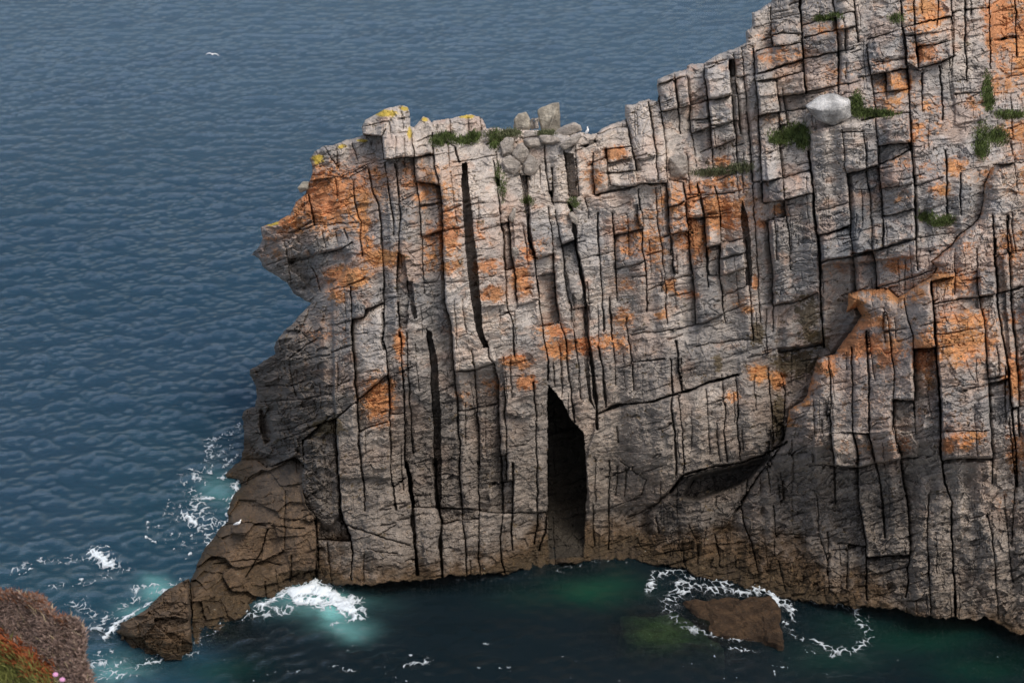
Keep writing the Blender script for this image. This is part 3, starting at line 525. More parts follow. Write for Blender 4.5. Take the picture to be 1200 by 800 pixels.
# split into parts -------------------------------------------------------
COLB = [(418,418,389,400),(430,440,451,462),(470,486,501,510),(495,510,530,541),(535,545,568,588),(575,585,603,612),(600,617,638,641),(645,662,690,686),(680,696,712,714),(725,745,760,765),(771,780,783,793),(795,800,815,832),
 (825,838,850,868),(876,881,893,906),(903,914,908,912),(937,950,966,958),(976,988,1000,1007),(1001,1016,1024,1030),(1056,1069,1076,1064),(1098,1108,1100,1115),(1131,1150,1155,1160),(1160,1165,1176,1178),(1190,1200,1205,1210)]
lx, ly = cxm, cym
colid = np.zeros(nl, int)
for b in COLB: colid += (lx > np.interp(ly, [0, 200, 400, 600], b)).astype(int)
yr = ly+.17*(lx-700)
band = (yr > 232).astype(int)+(yr > 470).astype(int)
laylab = np.zeros(nl, int)
for k in range(5): laylab[np.unique(lab[lay == k])] = k
# every face follows its own layer, then its block's column and band
pid = lay.astype(int)*1000+colid[lab]*10+band[lab]
pid[lay >= 3] = lay[lay >= 3]*1000
okv = sil & (VZ > -3.5)
fm = okv[:-1, :-1] & okv[1:, :-1] & okv[:-1, 1:] & okv[1:, 1:]
fp = np.where(fm, pid[:-1, :-1], -1)
vid = np.arange(H*W).reshape(H, W)
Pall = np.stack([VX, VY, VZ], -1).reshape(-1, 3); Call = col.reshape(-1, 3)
cliff = tag(empty('cliff', (5, 92, 0)), 'tall grey rock cliff split by long vertical joints, orange lichen on its upper blocks', 'cliff', kind='structure')
spur = tag(empty('rock_spur', (22, 84, 0)), 'nearer rock spur on the right with orange lichen tops in front of the main cliff', 'cliff', kind='structure')
foot = tag(empty('cliff_foot', (8, 88, 0)), 'dark undercut brown rock at the foot of the cliff below the long overhang', 'rock', kind='structure')
_sb = blur(fm.astype(np.float32), 5); _gy, _gx = np.gradient(_sb); _gl = np.hypot(_gx, _gy)+1e-4
ONX = np.zeros((H, W), np.float32); ONY = ONX.copy(); ONX[:-1, :-1] = -_gx/_gl; ONY[:-1, :-1] = -_gy/_gl      # outward direction along the outline
def relief_mesh(name, sel, parent, extra=None):
    jj, ii = np.where(sel); q = np.stack([vid[jj, ii], vid[jj+1, ii], vid[jj+1, ii+1], vid[jj, ii+1]], 1)
    # strips running back from the outline, so that the rock has its thickness
    Fm = np.pad(fm, 1); V = []; Fs = []; Cs = []
    u = np.unique(q); mp = np.full(H*W, -1); mp[u] = np.arange(len(u)); VV = Pall[u]; CC = Call[u]; F = mp[q]
    e = []
    top = sel & ~Fm[:-2, 1:-1]; lef = sel & ~Fm[1:-1, :-2]; rig = sel & ~Fm[1:-1, 2:]; bot = sel & ~Fm[2:, 1:-1]
    for msk, a, b in ((top, (0, 1), (0, 0)), (lef, (0, 0), (1, 0)), (rig, (1, 1), (0, 1)), (bot, (1, 0), (1, 1))):
        j, i = np.where(msk)
        if len(j): e.append(np.stack([vid[j+a[0], i+a[1]], vid[j+b[0], i+b[1]]], 1))
    if e:
        e = np.concatenate(e); ue = np.unique(e); me_ = np.full(H*W, -1); me_[ue] = np.arange(len(ue))
        prevI = mp[ue]; n0 = len(VV); P0 = Pall[ue]; steps = [(.5, .05), (1.4, .25), (3.0, 1.0), (6.0, 3.0), (10.0, 8.0)]
        for k, (dy, dz) in enumerate(steps):
            ins = (.6, 2.2, 5.0, 10.0, 18.0)[k]; fpx = PX.ravel()[ue]-ONX.ravel()[ue]*ins; fpy = PY.ravel()[ue]-ONY.ravel()[ue]*ins
            nz = fbm(P0[:, 0]*.5+k*3, P0[:, 2]*.5, 3, 5)*dy*.3
            Pn = np.stack(at_y(fpx, fpy, P0[:, 1]+dy*1.0+nz), 1).astype(np.float32); idx = len(VV)+np.arange(len(ue))
            VV = np.concatenate([VV, Pn]); CC = np.concatenate([CC, Call[ue]])
            a = me_[e[:, 0]]; b = me_[e[:, 1]]
            F = np.concatenate([F, np.stack([prevI[a], prevI[b], idx[b], idx[a]], 1)]); prevI = idx
    if parent is not None: VV = VV-np.array(parent.location, np.float32)
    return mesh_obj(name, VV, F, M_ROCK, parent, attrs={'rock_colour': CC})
ids, n_ = np.unique(fp[fp >= 0], return_counts=True)
big = {k: n for k, n in zip(ids, n_)}
# small fragments join the part of the same layer with the nearest column
for k in list(big):
    if big[k] < 900 and k//1000 < 3:
        c = [(abs((k % 1000)//10-(m % 1000)//10)*2+abs(k % 10-m % 10), m) for m in big if m//1000 == k//1000 and big[m] >= 900]
        if c: fp[fp == k] = min(c)[1]
for k in np.unique(fp[fp >= 0]):
    L_ = k//1000
    if L_ == 0: relief_mesh('rock_column', fp == k, cliff)
    elif L_ == 1: relief_mesh('rock_column', fp == k, spur)
    elif L_ == 2: relief_mesh('rock_block', fp == k, foot)
ledge = relief_mesh('rock_ledge', fp == 3000, None); tag(ledge, 'low brown weed-stained rock ledge sloping from the cliff corner into the sea', 'rock', kind='structure')
skerry = relief_mesh('sea_rock', fp == 4000, None); tag(skerry, 'dark brown pointed sea rock at the tip of the low ledge, ringed by surf', 'rock')
print('parts', len(cliff.children), len(spur.children), 'blocks', nl)

# ------------------------------------------------------------------ sea
wr = np.random.default_rng(21)
WAVES = []
for lam, amp, n in ((10, .060, 5), (5.5, .042, 8), (3.2, .036, 12), (1.9, .026, 14), (1.1, .016, 14)):
    for _ in range(n):
        l = lam*wr.uniform(.75, 1.3); a = wr.normal(R(98), R(42)); WAVES.append((2*math.pi/l*math.cos(a), 2*math.pi/l*math.sin(a), amp*wr.uniform(.4, 1)*1.1, wr.uniform(0, 6.28)))
def wave(x, y, calm=1.0):
    h = np.zeros(np.shape(x), np.float32)
    for kx, ky, a, p in WAVES: h += a*np.sin(kx*x+ky*y+p)
    gust = .65+.7*vn(np.asarray(x)/26+100, np.asarray(y)/18+100, 3)
    return (h*.62+np.abs(h)*.18)*gust*calm
def px_of(x, y, z=0.0):
    f = CP*y-SP*(z-CAM_H)  # depth along the view axis
    return 600+x/f*FPX, 400-(SP*y+CP*(z-CAM_H))/f*FPX
def calm_at(px, py):          # sheltered water of the inlet
    return 1-.62*sstep(360, 480, px)*sstep(560, 650, py)
# rows by viewing angle: fine inside the picture, coarse towards the horizon and underneath
rows = np.concatenate([np.arange(830, -8, -1.7), -8-np.geomspace(3, 368, 60)])
py_h = 400-FPX*math.tan(PITCH)
rows = rows[rows > py_h+1.2]; rows = np.concatenate([np.linspace(1900, 832, 40), rows])
yy = np.array([float(y_water(p)) for p in rows])
cols = np.concatenate([np.linspace(-2600, -80, 60), np.arange(-75, 1290, 2.2), np.linspace(1295, 3800, 60)])
slope = (cols-600)/FPX
dep = CP*yy+SP*CAM_H
SXg = slope[None, :]*dep[:, None]; SYg = np.repeat(yy[:, None], len(cols), 1)
spx = np.repeat(cols[None, :], len(rows), 0); spy = np.repeat(rows[:, None], len(cols), 1)
far = np.clip(260/np.maximum(SYg, 1), 0, 1)**1.2
SZ = wave(SXg, SYg, calm_at(spx, spy))*far
SH, SW = SXg.shape
def blob(L, X, Y):
    r = np.zeros(X.shape, np.float32)
    for cx, cy, rx, ry, s in L: r = np.maximum(r, s*np.exp(-(((X-cx)/rx)**2+((Y-cy)/ry)**2)))
    return r
nz = fbm(SXg/6, SYg/6, 4, 2); nz2 = fbm(SXg/2.2, SYg/2.2, 4, 8)
wpx = spx+nz*22; wpy = spy+nz2*9
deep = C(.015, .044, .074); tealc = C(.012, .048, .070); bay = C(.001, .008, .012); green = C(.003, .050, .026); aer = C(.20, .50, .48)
tl = blob([(200,600,90,110,.7),(60,690,150,60,.9),(250,540,50,60,.8),(150,760,110,50,.8),(200,785,26,20,.4)], wpx, wpy)
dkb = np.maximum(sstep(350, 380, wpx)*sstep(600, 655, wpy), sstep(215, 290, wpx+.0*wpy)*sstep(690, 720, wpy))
purp = sstep(.1, .5, fbm(SXg/14+30, SYg/10, 3, 6))*sstep(700, 420, wpy)
gr = blob([(705,692,50,18,.9),(640,700,50,16,.25),(1080,745,90,22,.5),(1150,780,70,20,.5),(980,770,60,20,.3),(240,785,50,16,.5),(1010,735,50,20,.3)], wpx, wpy)
ar = blob([(398,712,22,18,1.0),(375,705,52,16,.55),(185,690,22,12,.6),(160,715,26,12,.4),(130,785,30,16,.45),(400,735,30,12,.55),(255,575,24,20,.3)], wpx, wpy)
offs = sstep(125, 260, SYg)[..., None]; seac = np.ones(SXg.shape+(3,), np.float32)*deep*(1-offs)+C(.046, .088, .130)*offs  # far water painted paler, in place of haze and sky reflection
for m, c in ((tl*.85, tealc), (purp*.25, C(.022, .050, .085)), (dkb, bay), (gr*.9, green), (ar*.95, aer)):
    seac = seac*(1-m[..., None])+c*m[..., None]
shal = blob([(780,738,62,28,.95),(840,725,60,40,.85),(1190,760,60,30,.55),(660,665,50,12,.5),(900,705,60,14,.5),(260,740,40,22,.85),(1090,735,60,12,.4),(120,748,34,9,.6),(500,688,120,6,.5),(180,775,50,14,.45)], spx, spy)
vidS = np.arange(SH*SW).reshape(SH, SW)
Fsea = np.stack([vidS[:-1, :-1].ravel(), vidS[:-1, 1:].ravel(), vidS[1:, 1:].ravel(), vidS[1:, :-1].ravel()], 1)
m, nt, N, L, P = new_mat('sea_water')
at = N.new('ShaderNodeAttribute'); at.attribute_name = 'water_colour'
sh = N.new('ShaderNodeAttribute'); sh.attribute_name = 'shallow'
ge = N.new('ShaderNodeNewGeometry')
mp = N.new('ShaderNodeMapping'); mp.inputs['Scale'].default_value = (.75, 1.0, 1); mp.inputs['Rotation'].default_value = (0, 0, R(6)); L.new(ge.outputs['Position'], mp.inputs['Vector'])
b1 = noise_node(N, L, mp.outputs[0], 2.6, 8, .74, .2); b2 = noise_node(N, L, mp.outputs[0], 4.2, 4, .6, .3)
ad = N.new('ShaderNodeMath'); ad.operation = 'MULTIPLY_ADD'; L.new(b2.outputs['Fac'], ad.inputs[0]); ad.inputs[1].default_value = .35; L.new(b1.outputs['Fac'], ad.inputs[2])
bp = N.new('ShaderNodeBump'); bp.inputs['Strength'].default_value = 1.0; bp.inputs['Distance'].default_value = .55; gn = noise_node(N, L, ge.outputs['Position'], .045, 3, .6, 1.0); gr_ = ramp(N, L, gn.outputs['Fac'], [(.35, .55), (.65, 1.25)])
mu = N.new('ShaderNodeMath'); mu.operation = 'MULTIPLY'; L.new(ad.outputs[0], mu.inputs[0]); L.new(gr_.outputs[0], mu.inputs[1]); L.new(mu.outputs[0], bp.inputs['Height'])
df = N.new('ShaderNodeBsdfDiffuse'); L.new(at.outputs['Color'], df.inputs['Color'])
tr = N.new('ShaderNodeBsdfTransparent'); tr.inputs['Color'].default_value = (.50, .78, .60, 1)
gl = N.new('ShaderNodeBsdfGlossy'); gl.inputs['Roughness'].default_value = .08; L.new(bp.outputs[0], gl.inputs['Normal'])
fr_ = N.new('ShaderNodeFresnel'); fr_.inputs['IOR'].default_value = 1.40; L.new(bp.outputs[0], fr_.inputs['Normal'])
m1 = N.new('ShaderNodeMixShader'); L.new(sh.outputs['Fac'], m1.inputs[0]); L.new(df.outputs[0], m1.inputs[1]); L.new(tr.outputs[0], m1.inputs[2])
m2 = N.new('ShaderNodeMixShader'); L.new(fr_.outputs[0], m2.inputs[0]); L.new(m1.outputs[0], m2.inputs[1]); L.new(gl.outputs[0], m2.inputs[2])
L.new(m2.outputs[0], N['Material Output'].inputs['Surface']); M_SEA = m
sea = mesh_obj('sea', np.stack([SXg, SYg, SZ], -1).reshape(-1, 3), Fsea, M_SEA, attrs={'water_colour': seac.reshape(-1, 3), 'shallow': shal.ravel()})
tag(sea, 'rippled blue grey sea turning dark green in the inlet under the cliff', 'sea', kind='structure')
# sea bed under the clear shallows
bx = np.linspace(-120, 140, 90); by = np.linspace(40, 140, 60); BX, BY = np.meshgrid(bx, by); BZ = -4.2+fbm(BX/9, BY/9, 3, 3)*1.6
vb = np.arange(BX.size).reshape(BX.shape); Fb = np.stack([vb[:-1, :-1].ravel(), vb[:-1, 1:].ravel(), vb[1:, 1:].ravel(), vb[1:, :-1].ravel()], 1)
bed_o = mesh_obj('sea_bed', np.stack([BX, BY, BZ], -1).reshape(-1, 3), Fb, plain('bed_rock', (.07, .08, .05), .9, .5, 1.2)); tag(bed_o, kind='structure')

# foam: lace of real faces lying on the waves --------------------------------
M_FOAM, nt, N, L, P = new_mat('foam'); P.inputs['Base Color'].default_value = (.66, .72, .75, 1); P.inputs['Roughness'].default_value = .9
at = N.new('ShaderNodeAttribute'); at.attribute_name = 'foam_density'; tr = N.new('ShaderNodeBsdfTransparent'); mx = N.new('ShaderNodeMixShader')
L.new(at.outputs['Fac'], mx.inputs[0]); L.new(tr.outputs[0], mx.inputs[1]); L.new(P.outputs[0], mx.inputs[2]); L.new(mx.outputs[0], N['Material Output'].inputs['Surface'])
def foam(box, strokes, name, label, spec=0.0, bias=0.0, res=.5):
    X, Y = np.meshgrid(np.arange(box[0], box[2], res), np.arange(box[1], box[3], res)); X = X.astype(np.float32); Y = Y.astype(np.float32)
    x, y, _ = at_z(X, Y, 0.0); x = x.astype(np.float32); y = y.astype(np.float32)
    ux = X+fbm(x/1.6, y/1.6, 3, 2)*9; uy = Y+fbm(x/1.6+7, y/1.6, 3, 5)*5
    D = np.zeros(X.shape, np.float32)
    for w, s, pts in strokes:
        if len(pts) == 1: pts = pts*2
        for (ax, ay), (bx_, by_) in zip(pts[:-1], pts[1:]):
            dx, dy = bx_-ax, by_-ay; t = np.clip(((ux-ax)*dx+(uy-ay)*dy*2.5)/(dx*dx+dy*dy*2.5+1e-6), 0, 1)
            d = np.hypot(ux-ax-t*dx, (uy-ay-t*dy)*1.5); D = np.maximum(D, s*np.clip(1.15-d/w, 0, 1))
    wxx = x+fbm(x/.8, y/.8, 3, 4)*.45; wyy = y+fbm(x/.8, y/.8, 3, 9)*.45
    f1, f2, *_ = worley(wxx/.42, wyy/.62, 2); lace = 1-np.clip((f2-f1)/.40, 0, 1)
    a1, a2, *_ = worley(wxx/.17, wyy/.25, 7); lace2 = 1-np.clip((a2-a1)/.5, 0, 1)
    n = fbm(x/.35, y/.5, 3, 1, .6)
    big = .5+.5*fbm(x/1.7, y/2.4, 3, 11); n01 = np.clip(.5+.9*n, 0, 1)
    D = D+bias*(D > 0); e1 = f2-f1; e2 = a2-a1
    val = np.clip(D*.52*(.35+big)*(.5+n01)-e1, -1, 1)
    val = np.maximum(val, np.clip((D-.34), 0, 2)*.60*(.3+big)*(.4+n01)-e2)
    val = np.maximum(val, (D-1.02+.5*n))
    if spec: val = np.maximum(val, (D > .03)*(n*1.1-(.50-spec*1.5)))
    keep = (val > 0) & (D > .03)
    if spec < -.01: keep &= big > .55
    k = keep[:-1, :-1] & keep[1:, 1:] & keep[1:, :-1] & keep[:-1, 1:]
    vi = np.arange(X.size).reshape(X.shape); q = np.stack([vi[:-1, :-1][k], vi[1:, :-1][k], vi[1:, 1:][k], vi[:-1, 1:][k]], 1)
    if len(q) == 0: return
    z = wave(x, y, calm_at(X, Y))*np.clip(260/y, 0, 1)**1.2+.035+np.clip(val, 0, .6)*.16+.05*n*np.clip(D, 0, 1)
    u = np.unique(q); mp_ = np.full(X.size, -1); mp_[u] = np.arange(len(u))
    V = np.stack([x.ravel()[u], y.ravel()[u], z.ravel()[u]], 1)
    o = mesh_obj(name, V, mp_[q], M_FOAM, attrs={'foam_density': np.clip(.04+val*2.3+np.clip(D-.95, 0, 1)*1.2, 0, 1).ravel()[u]}); tag(o, label, 'foam', kind='stuff')
foam((280,672,450,760), [(19,1.3,[(345,696),(375,692),(405,706)]),(16,1.2,[(350,706),(395,708),(412,716)]),(10,.9,[(300,712),(325,698),(350,690)]),(7,.6,[(390,735),(420,725)]),(12,.6,[(300,722),(340,716)])], 'foam', 'white burst of surf against the low ledge', bias=.08)
foam((170,485,300,668), [(12,.55,[(276,505),(250,515),(240,545),(225,580),(240,605),(258,615)]),(20,.42,[(255,530),(225,570),(230,620)]),(6,.9,[(281,536),(266,552),(258,560)]),(7,1.0,[(281,566),(274,582),(262,586),(240,585)]),(5,.8,[(269,590),(268,610),(256,620),(240,642)]),(22,.42,[(200,600),(250,620)]),(10,.75,[(215,605),(250,625),(245,632)]),(24,.3,[(190,620),(220,640)])], 'foam', 'swirling foam along the cliff corner on its left side', spec=.04)
foam((10,628,262,800), [(20,1.15,[(112,652),(130,660)]),(10,.5,[(128,668),(120,680)]),(12,.5,[(15,668),(50,656),(95,655)]),(10,.45,[(60,690),(110,680),(150,670)]),(9,.65,[(222,682),(185,683),(160,690)]),(7,1.15,[(176,708),(152,722),(132,740),(122,752)]),(12,.62,[(165,700),(130,715),(110,735)]),(9,.8,[(92,738),(118,742)]),(26,.5,[(120,775),(150,800),(130,800)]),(16,.45,[(160,700),(200,690)]),(14,.45,[(90,705),(120,725)]),(10,.4,[(160,780),(200,770),(225,765)])], 'foam', 'streaks of foam on the sea round the pointed sea rock', spec=.03)
foam((215,700,320,765), [(9,.45,[(305,712),(270,730),(235,750)])], 'foam', 'thin foam running over the drowned edge of the low ledge', spec=.1)
foam((755,655,935,765), [(10,.74,[(764,690),(770,676),(790,670),(825,678),(850,688)]),(11,.66,[(800,684),(835,694),(880,697),(905,692)]),(12,1.25,[(885,688),(905,692),(917,706)]),(9,.9,[(918,700),(928,716)]),(7,.6,[(815,676),(850,680),(842,686)]),(13,.48,[(800,694),(782,704),(795,728)]),(9,.50,[(795,728),(815,740),(838,746)]),(7,.44,[(838,746),(870,749),(905,742)]),(5,.45,[(835,760),(890,764)])], 'foam', 'white wash curling round the back of the square half-sunk rock')
foam((910,695,1035,775), [(7,.62,[(955,705),(985,708),(1000,716)]),(11,.62,[(996,712),(1006,730),(1014,742),(1012,754)]),(10,.66,[(1012,752),(998,762),(978,764)]),(7,.52,[(975,762),(950,752)]),(6,.5,[(940,752),(926,742),(918,728)]),(3.5,.7,[(918,728),(930,738)]),(3.5,.6,[(924,712),(930,728)])], 'foam', 'ring of thin foam on the green water right of the square rock')
foam((230,735,1200,800), [(60,.06,[(300,775),(700,785),(1150,790)]),(4,.62,[(385,780),(420,785)]),(5,.62,[(455,782),(500,778)]),(4,.55,[(560,780),(600,782)]),(3,.5,[(868,760),(880,775)]),(3,.5,[(890,780),(930,784)])], 'foam', 'loose flecks of foam and painted white glints on the dark inlet water', spec=-.04)  # the wide faint stroke scatters white specks standing in for glints
foam((400,655,760,705), [(6,.20,[(410,690),(480,688),(540,682),(600,676),(640,668),(700,660),(750,662)])], 'foam', 'thin broken foam line at the foot of the cliff', spec=.0)

# ------------------------------------------------------------------ separate rocks
def ico_noise_mesh(sub):
    pass
import bmesh
from mathutils import noise as mn
def rock_from_outline(name, pts, Y, thick, mat, label, cat='rock', group=None, cuts=4, rough=.05, tilt=0.0, front=None):
    """a rock whose outline seen from the front is pts; it has its own distance Y and thickness, rounded and fractured"""
    n = len(pts); cx = sum(p[0] for p in pts)/n; cy = sum(p[1] for p in pts)/n
    if cy > 160:            # lies on the rock behind it
        ys_ = sorted(surf(cx+a, cy+b).y for a in (-5, 0, 5) for b in (-5, 0, 5)); Y = ys_[1]-.55*thick
    bm = bmesh.new(); lr2 = random.Random(int(cx*7+cy*13))
    def add(px, py, dy):
        x, y, z = at_y(px, py, Y+dy*thick+(cy-py)*tilt); bm.verts.new((float(x), float(y), float(z)))
    for px, py in pts: add(px, py, lr2.uniform(.05, .3)); add(cx+(px-cx)*.92, cy+(py-cy)*.92, .85)
    if front:
        for px, py, dy in front: add(px, py, dy)
    else:
        for k in range(4):
            px, py = pts[lr2.randrange(n)]; s = lr2.uniform(.45, .8); add(cx+(px-cx)*s, cy+(py-cy)*s, lr2.uniform(-.15, .02))
    hu = bmesh.ops.convex_hull(bm, input=bm.verts); bmesh.ops.delete(bm, geom=[v for v in hu['geom_interior'] if isinstance(v, bmesh.types.BMVert)], context='VERTS')
    bmesh.ops.recalc_face_normals(bm, faces=bm.faces)
    bmesh.ops.bevel(bm, geom=list(bm.edges), offset=.03*thick, segments=1, affect='EDGES')
    bmesh.ops.triangulate(bm, faces=bm.faces)
    bmesh.ops.subdivide_edges(bm, edges=[e for e in bm.edges if e.calc_length() > .12], cuts=cuts+2, use_grid_fill=True)
    bm.normal_update(); sd_ = random.uniform(0, 50)
    for v in bm.verts:
        p = v.co; q = Vector((p.x*1.1+sd_, p.y*1.1, p.z*2.6)); d = mn.fractal(q, .8, 2.0, 4)*rough*1.3
        c = mn.cell_vector(Vector((p.x*2.2+sd_, p.y*2.2, p.z*3.0))); d += (c.x-.5)*rough*.8
        v.co += v.normal*d
    c0 = Vector(); 
    for v in bm.verts: c0 += v.co
    c0 /= len(bm.verts); c0.z = min(v.co.z for v in bm.verts)
    for v in bm.verts: v.co -= c0
    me = bpy.data.meshes.new(name); bm.to_mesh(me); bm.free(); me.materials.append(mat)
    o = bpy.data.objects.new(name, me); scene.collection.objects.link(o); o.location = c0
    tag(o, label, cat, group)
    return o
M_GREY = rock_material('loose_grey_rock', False, (.42, .37, .32), 1.0)
M_WHITE = rock_material('pale_boulder_rock', False, (.56, .55, .53), 1.0)
M_WET = rock_material('weedy_rock', False, (.062, .036, .018), 1.0)
M_SUB = rock_material('sunken_rock', False, (.28, .25, .13), .9)
M_YEL = rock_material('lichened_rock', False, (.40, .36, .29), .6)
G = 'loose rocks on the cliff top'
def sy(px, py): return surf(px, py).y
rock_from_outline('boulder', [(943,124),(961,112),(977,109),(996,117),(998,137),(977,148),(957,141)], sy(970,156)+.2, 1.9, M_WHITE, 'big pale white angular boulder resting on the grassy ledge', 'boulder', cuts=6, rough=.022, tilt=.0, front=[(946,126,-.2),(962,129,-.45),(986,127,-.5),(996,121,-.1),(966,143,-.25),(989,139,-.2)])
rock_from_outline('boulder', [(945,127),(950,140),(957,147),(953,156),(944,152),(942,142)], sy(948,162)+.5, 1.0, M_GREY, 'small grey wedge stone propped under the big pale boulder', 'boulder', rough=.04)
rock_from_outline('standing_stone', [(630,129),(634,126),(648,121),(655,120),(656,130),(657,152),(648,157),(634,155),(631,140)], 97.0, 1.3, M_YEL, 'tallest upright square stone on the cliff top', 'rock', G, cuts=5, rough=.03)
rock_from_outline('rock', [(602,140),(607,134),(616,132),(621,138),(622,150),(618,158),(606,157),(602,149)], 96.8, 1.0, M_YEL, 'rounded rock left of the tall upright stone', 'rock', G)
rock_from_outline('rock', [(621,140),(625,138),(627,152),(622,153)], 96.9, .5, M_GREY, 'narrow sliver of rock beside the rounded one', 'rock', G)
rock_from_outline('rock', [(626,139),(631,139),(631,150),(627,151)], 96.7, .5, M_GREY, 'narrow rock touching the left foot of the tall upright stone', 'rock', G)
rock_from_outline('rock', [(650,155),(661,147),(673,143),(680,147),(683,153),(672,158),(657,163)], 95.3, 1.3, M_GREY, 'large flat slab leaning up to the right beside the seagull', 'rock', G, rough=.035)
rock_from_outline('rock', [(655,170),(663,163),(680,156),(682,159),(676,168),(661,176)], 94.9, 1.1, M_GREY, 'flat pale slab tilted over the dark hollow, under the larger leaning slab', 'rock', G, rough=.03)
rock_from_outline('rock', [(610,158),(618,154),(631,155),(632,159),(622,162),(611,162)], 95.2, .9, M_GREY, 'thin flat stone lying on the edge above the tumbled blocks', 'rock', G, rough=.02)
rock_from_outline('rock', [(632,159),(641,158),(654,160),(656,166),(648,170),(634,168)], 94.9, 1.0, M_GREY, 'flat block in front of the tall upright stone', 'rock', G, rough=.03)
rock_from_outline('rock', [(614,164),(624,161),(633,163),(634,171),(620,173),(614,170)], 94.8, 1.0, M_GREY, 'squat block under the thin flat stone', 'rock', G, rough=.03)
rock_from_outline('rock', [(600,180),(606,170),(612,167),(619,175),(620,184),(612,192),(603,188)], 94.1, .9, M_GREY, 'upper of two tilted diamond blocks in the rubble gully', 'rock', G, rough=.03)
rock_from_outline('rock', [(613,192),(620,181),(627,184),(633,193),(628,202),(620,206),(614,202)], 93.6, .9, M_GREY, 'lower of two tilted diamond blocks, palest in the rubble gully', 'rock', G, rough=.03)
rock_from_outline('rock', [(586,168),(593,161),(602,162),(603,173),(600,184),(588,184)], 94.6, 1.0, M_GREY, 'round-topped block at the head of the rubble gully', 'rock', G, rough=.04)
rock_from_outline('rock', [(588,186),(598,182),(610,190),(611,199),(602,204),(591,200)], 93.9, 1.0, M_GREY, 'rounded block left of the two tilted diamond blocks', 'rock', G, rough=.04)
rock_from_outline('rock', [(596,256),(601,243),(605,244),(604,256),(600,261)], 92.2, .4, M_GREY, 'pointed sliver wedged in the gully below the rubble', 'rock', G, rough=.02)
rock_from_outline('rock', [(666,250),(671,248),(678,258),(676,263),(669,260)], 92.0, .5, M_GREY, 'oval stone wedged in the dark right-hand crack', 'rock', G, rough=.02)
rock_from_outline('rock', [(600,290),(606,289),(609,297),(605,303),(600,300)], 91.2, .5, M_GREY, 'small round stone stuck halfway down a tall joint', 'rock', G, rough=.02)
rock_from_outline('rock', [(784,184),(790,181),(802,182),(806,188),(806,203),(801,208),(788,209),(785,200)], sy(795,212)-.1, 1.1, M_GREY, 'square pinkish block perched on the mid-cliff grass ledge', 'rock', rough=.035)
rock_from_outline('rock', [(349,220),(355,213),(362,212),(362,222),(352,226)], 96.5, .8, M_YEL, 'small knob of rock on the left skyline of the nose', 'rock', rough=.03)
rock_from_outline('rock', [(586,290),(586,290)][:0] or [(672,345),(677,341),(683,343),(682,350),(676,352)], 91.0, .5, M_GREY, 'small stone lodged under the short hanging block', 'rock', rough=.02)
def slab_rock(name, top, zs, mat, label, depth=3.2, rough=.06, res=26):
    """block with a flat sloping top given by four picture corners at heights zs, sides going down under water"""
    c = [Vector([float(a) for a in at_z(px, py, z)]) for (px, py), z in zip(top, zs)]
    bm = bmesh.new(); t = [bm.verts.new(p) for p in c]; ctr = sum(c, Vector())/4
    b = [bm.verts.new(Vector(((p.x-ctr.x)*1.08+ctr.x, (p.y-ctr.y)*1.08+ctr.y, -depth))) for p in c]
    bm.faces.new(t); bm.faces.new(b[::-1])
    for k in range(4): bm.faces.new((t[k], b[k], b[(k+1) % 4], t[(k+1) % 4]))
    bmesh.ops.recalc_face_normals(bm, faces=bm.faces)
    bmesh.ops.bevel(bm, geom=list(bm.edges), offset=.22, segments=2, affect='EDGES', profile=.6)
    bmesh.ops.subdivide_edges(bm, edges=[e for e in bm.edges if e.calc_length() > .3], cuts=res, use_grid_fill=True)
    bm.normal_update()
    for v in bm.verts:
        p = v.co; d = mn.fractal(Vector((p.x*.9+3, p.y*.9, p.z*1.4)), .7, 2.1, 7)*rough*1.6+(mn.cell_vector(Vector((p.x*1.6, p.y*1.1, p.z)))[0]-.5)*.07
        cr = abs(p.x-ctr.x*1.0-.12*math.sin(p.y*3)-.15*mn.noise(Vector((p.y*2, 0, 0))))
        d -= max(0, .06-cr)*3.2*(1 if name == 'half_sunken_rock' else 0)
        v.co += v.normal*d+Vector((mn.noise(Vector((p.x*.55, p.y*.55, 4)))*.5+mn.noise(Vector((p.x*2, p.y*2, 9)))*.12, mn.noise(Vector((p.x*.55, p.y*.55, 14)))*.5+mn.noise(Vector((p.x*2, p.y*2, 19)))*.12, 0))
    for v in bm.verts: v.co -= Vector((ctr.x, ctr.y, 0))
    me = bpy.data.meshes.new(name); bm.to_mesh(me); bm.free(); me.materials.append(mat)
    o = bpy.data.objects.new(name, me); scene.collection.objects.link(o); o.location = (ctr.x, ctr.y, 0); tag(o, label, 'rock'); return o
slab_rock('half_sunken_rock', [(801,700),(906,698),(918,748),(838,744)], [.35, .95, .65, .05], M_WET, 'square brown half-sunk rock in the inlet with foam behind it', rough=.13)
slab_rock('sunken_rock', [(728,722),(796,716),(850,756),(732,754)], [-.22, -.18, -.35, -.4], M_SUB, 'greenish rock wholly under water left of the square brown rock', rough=.10)

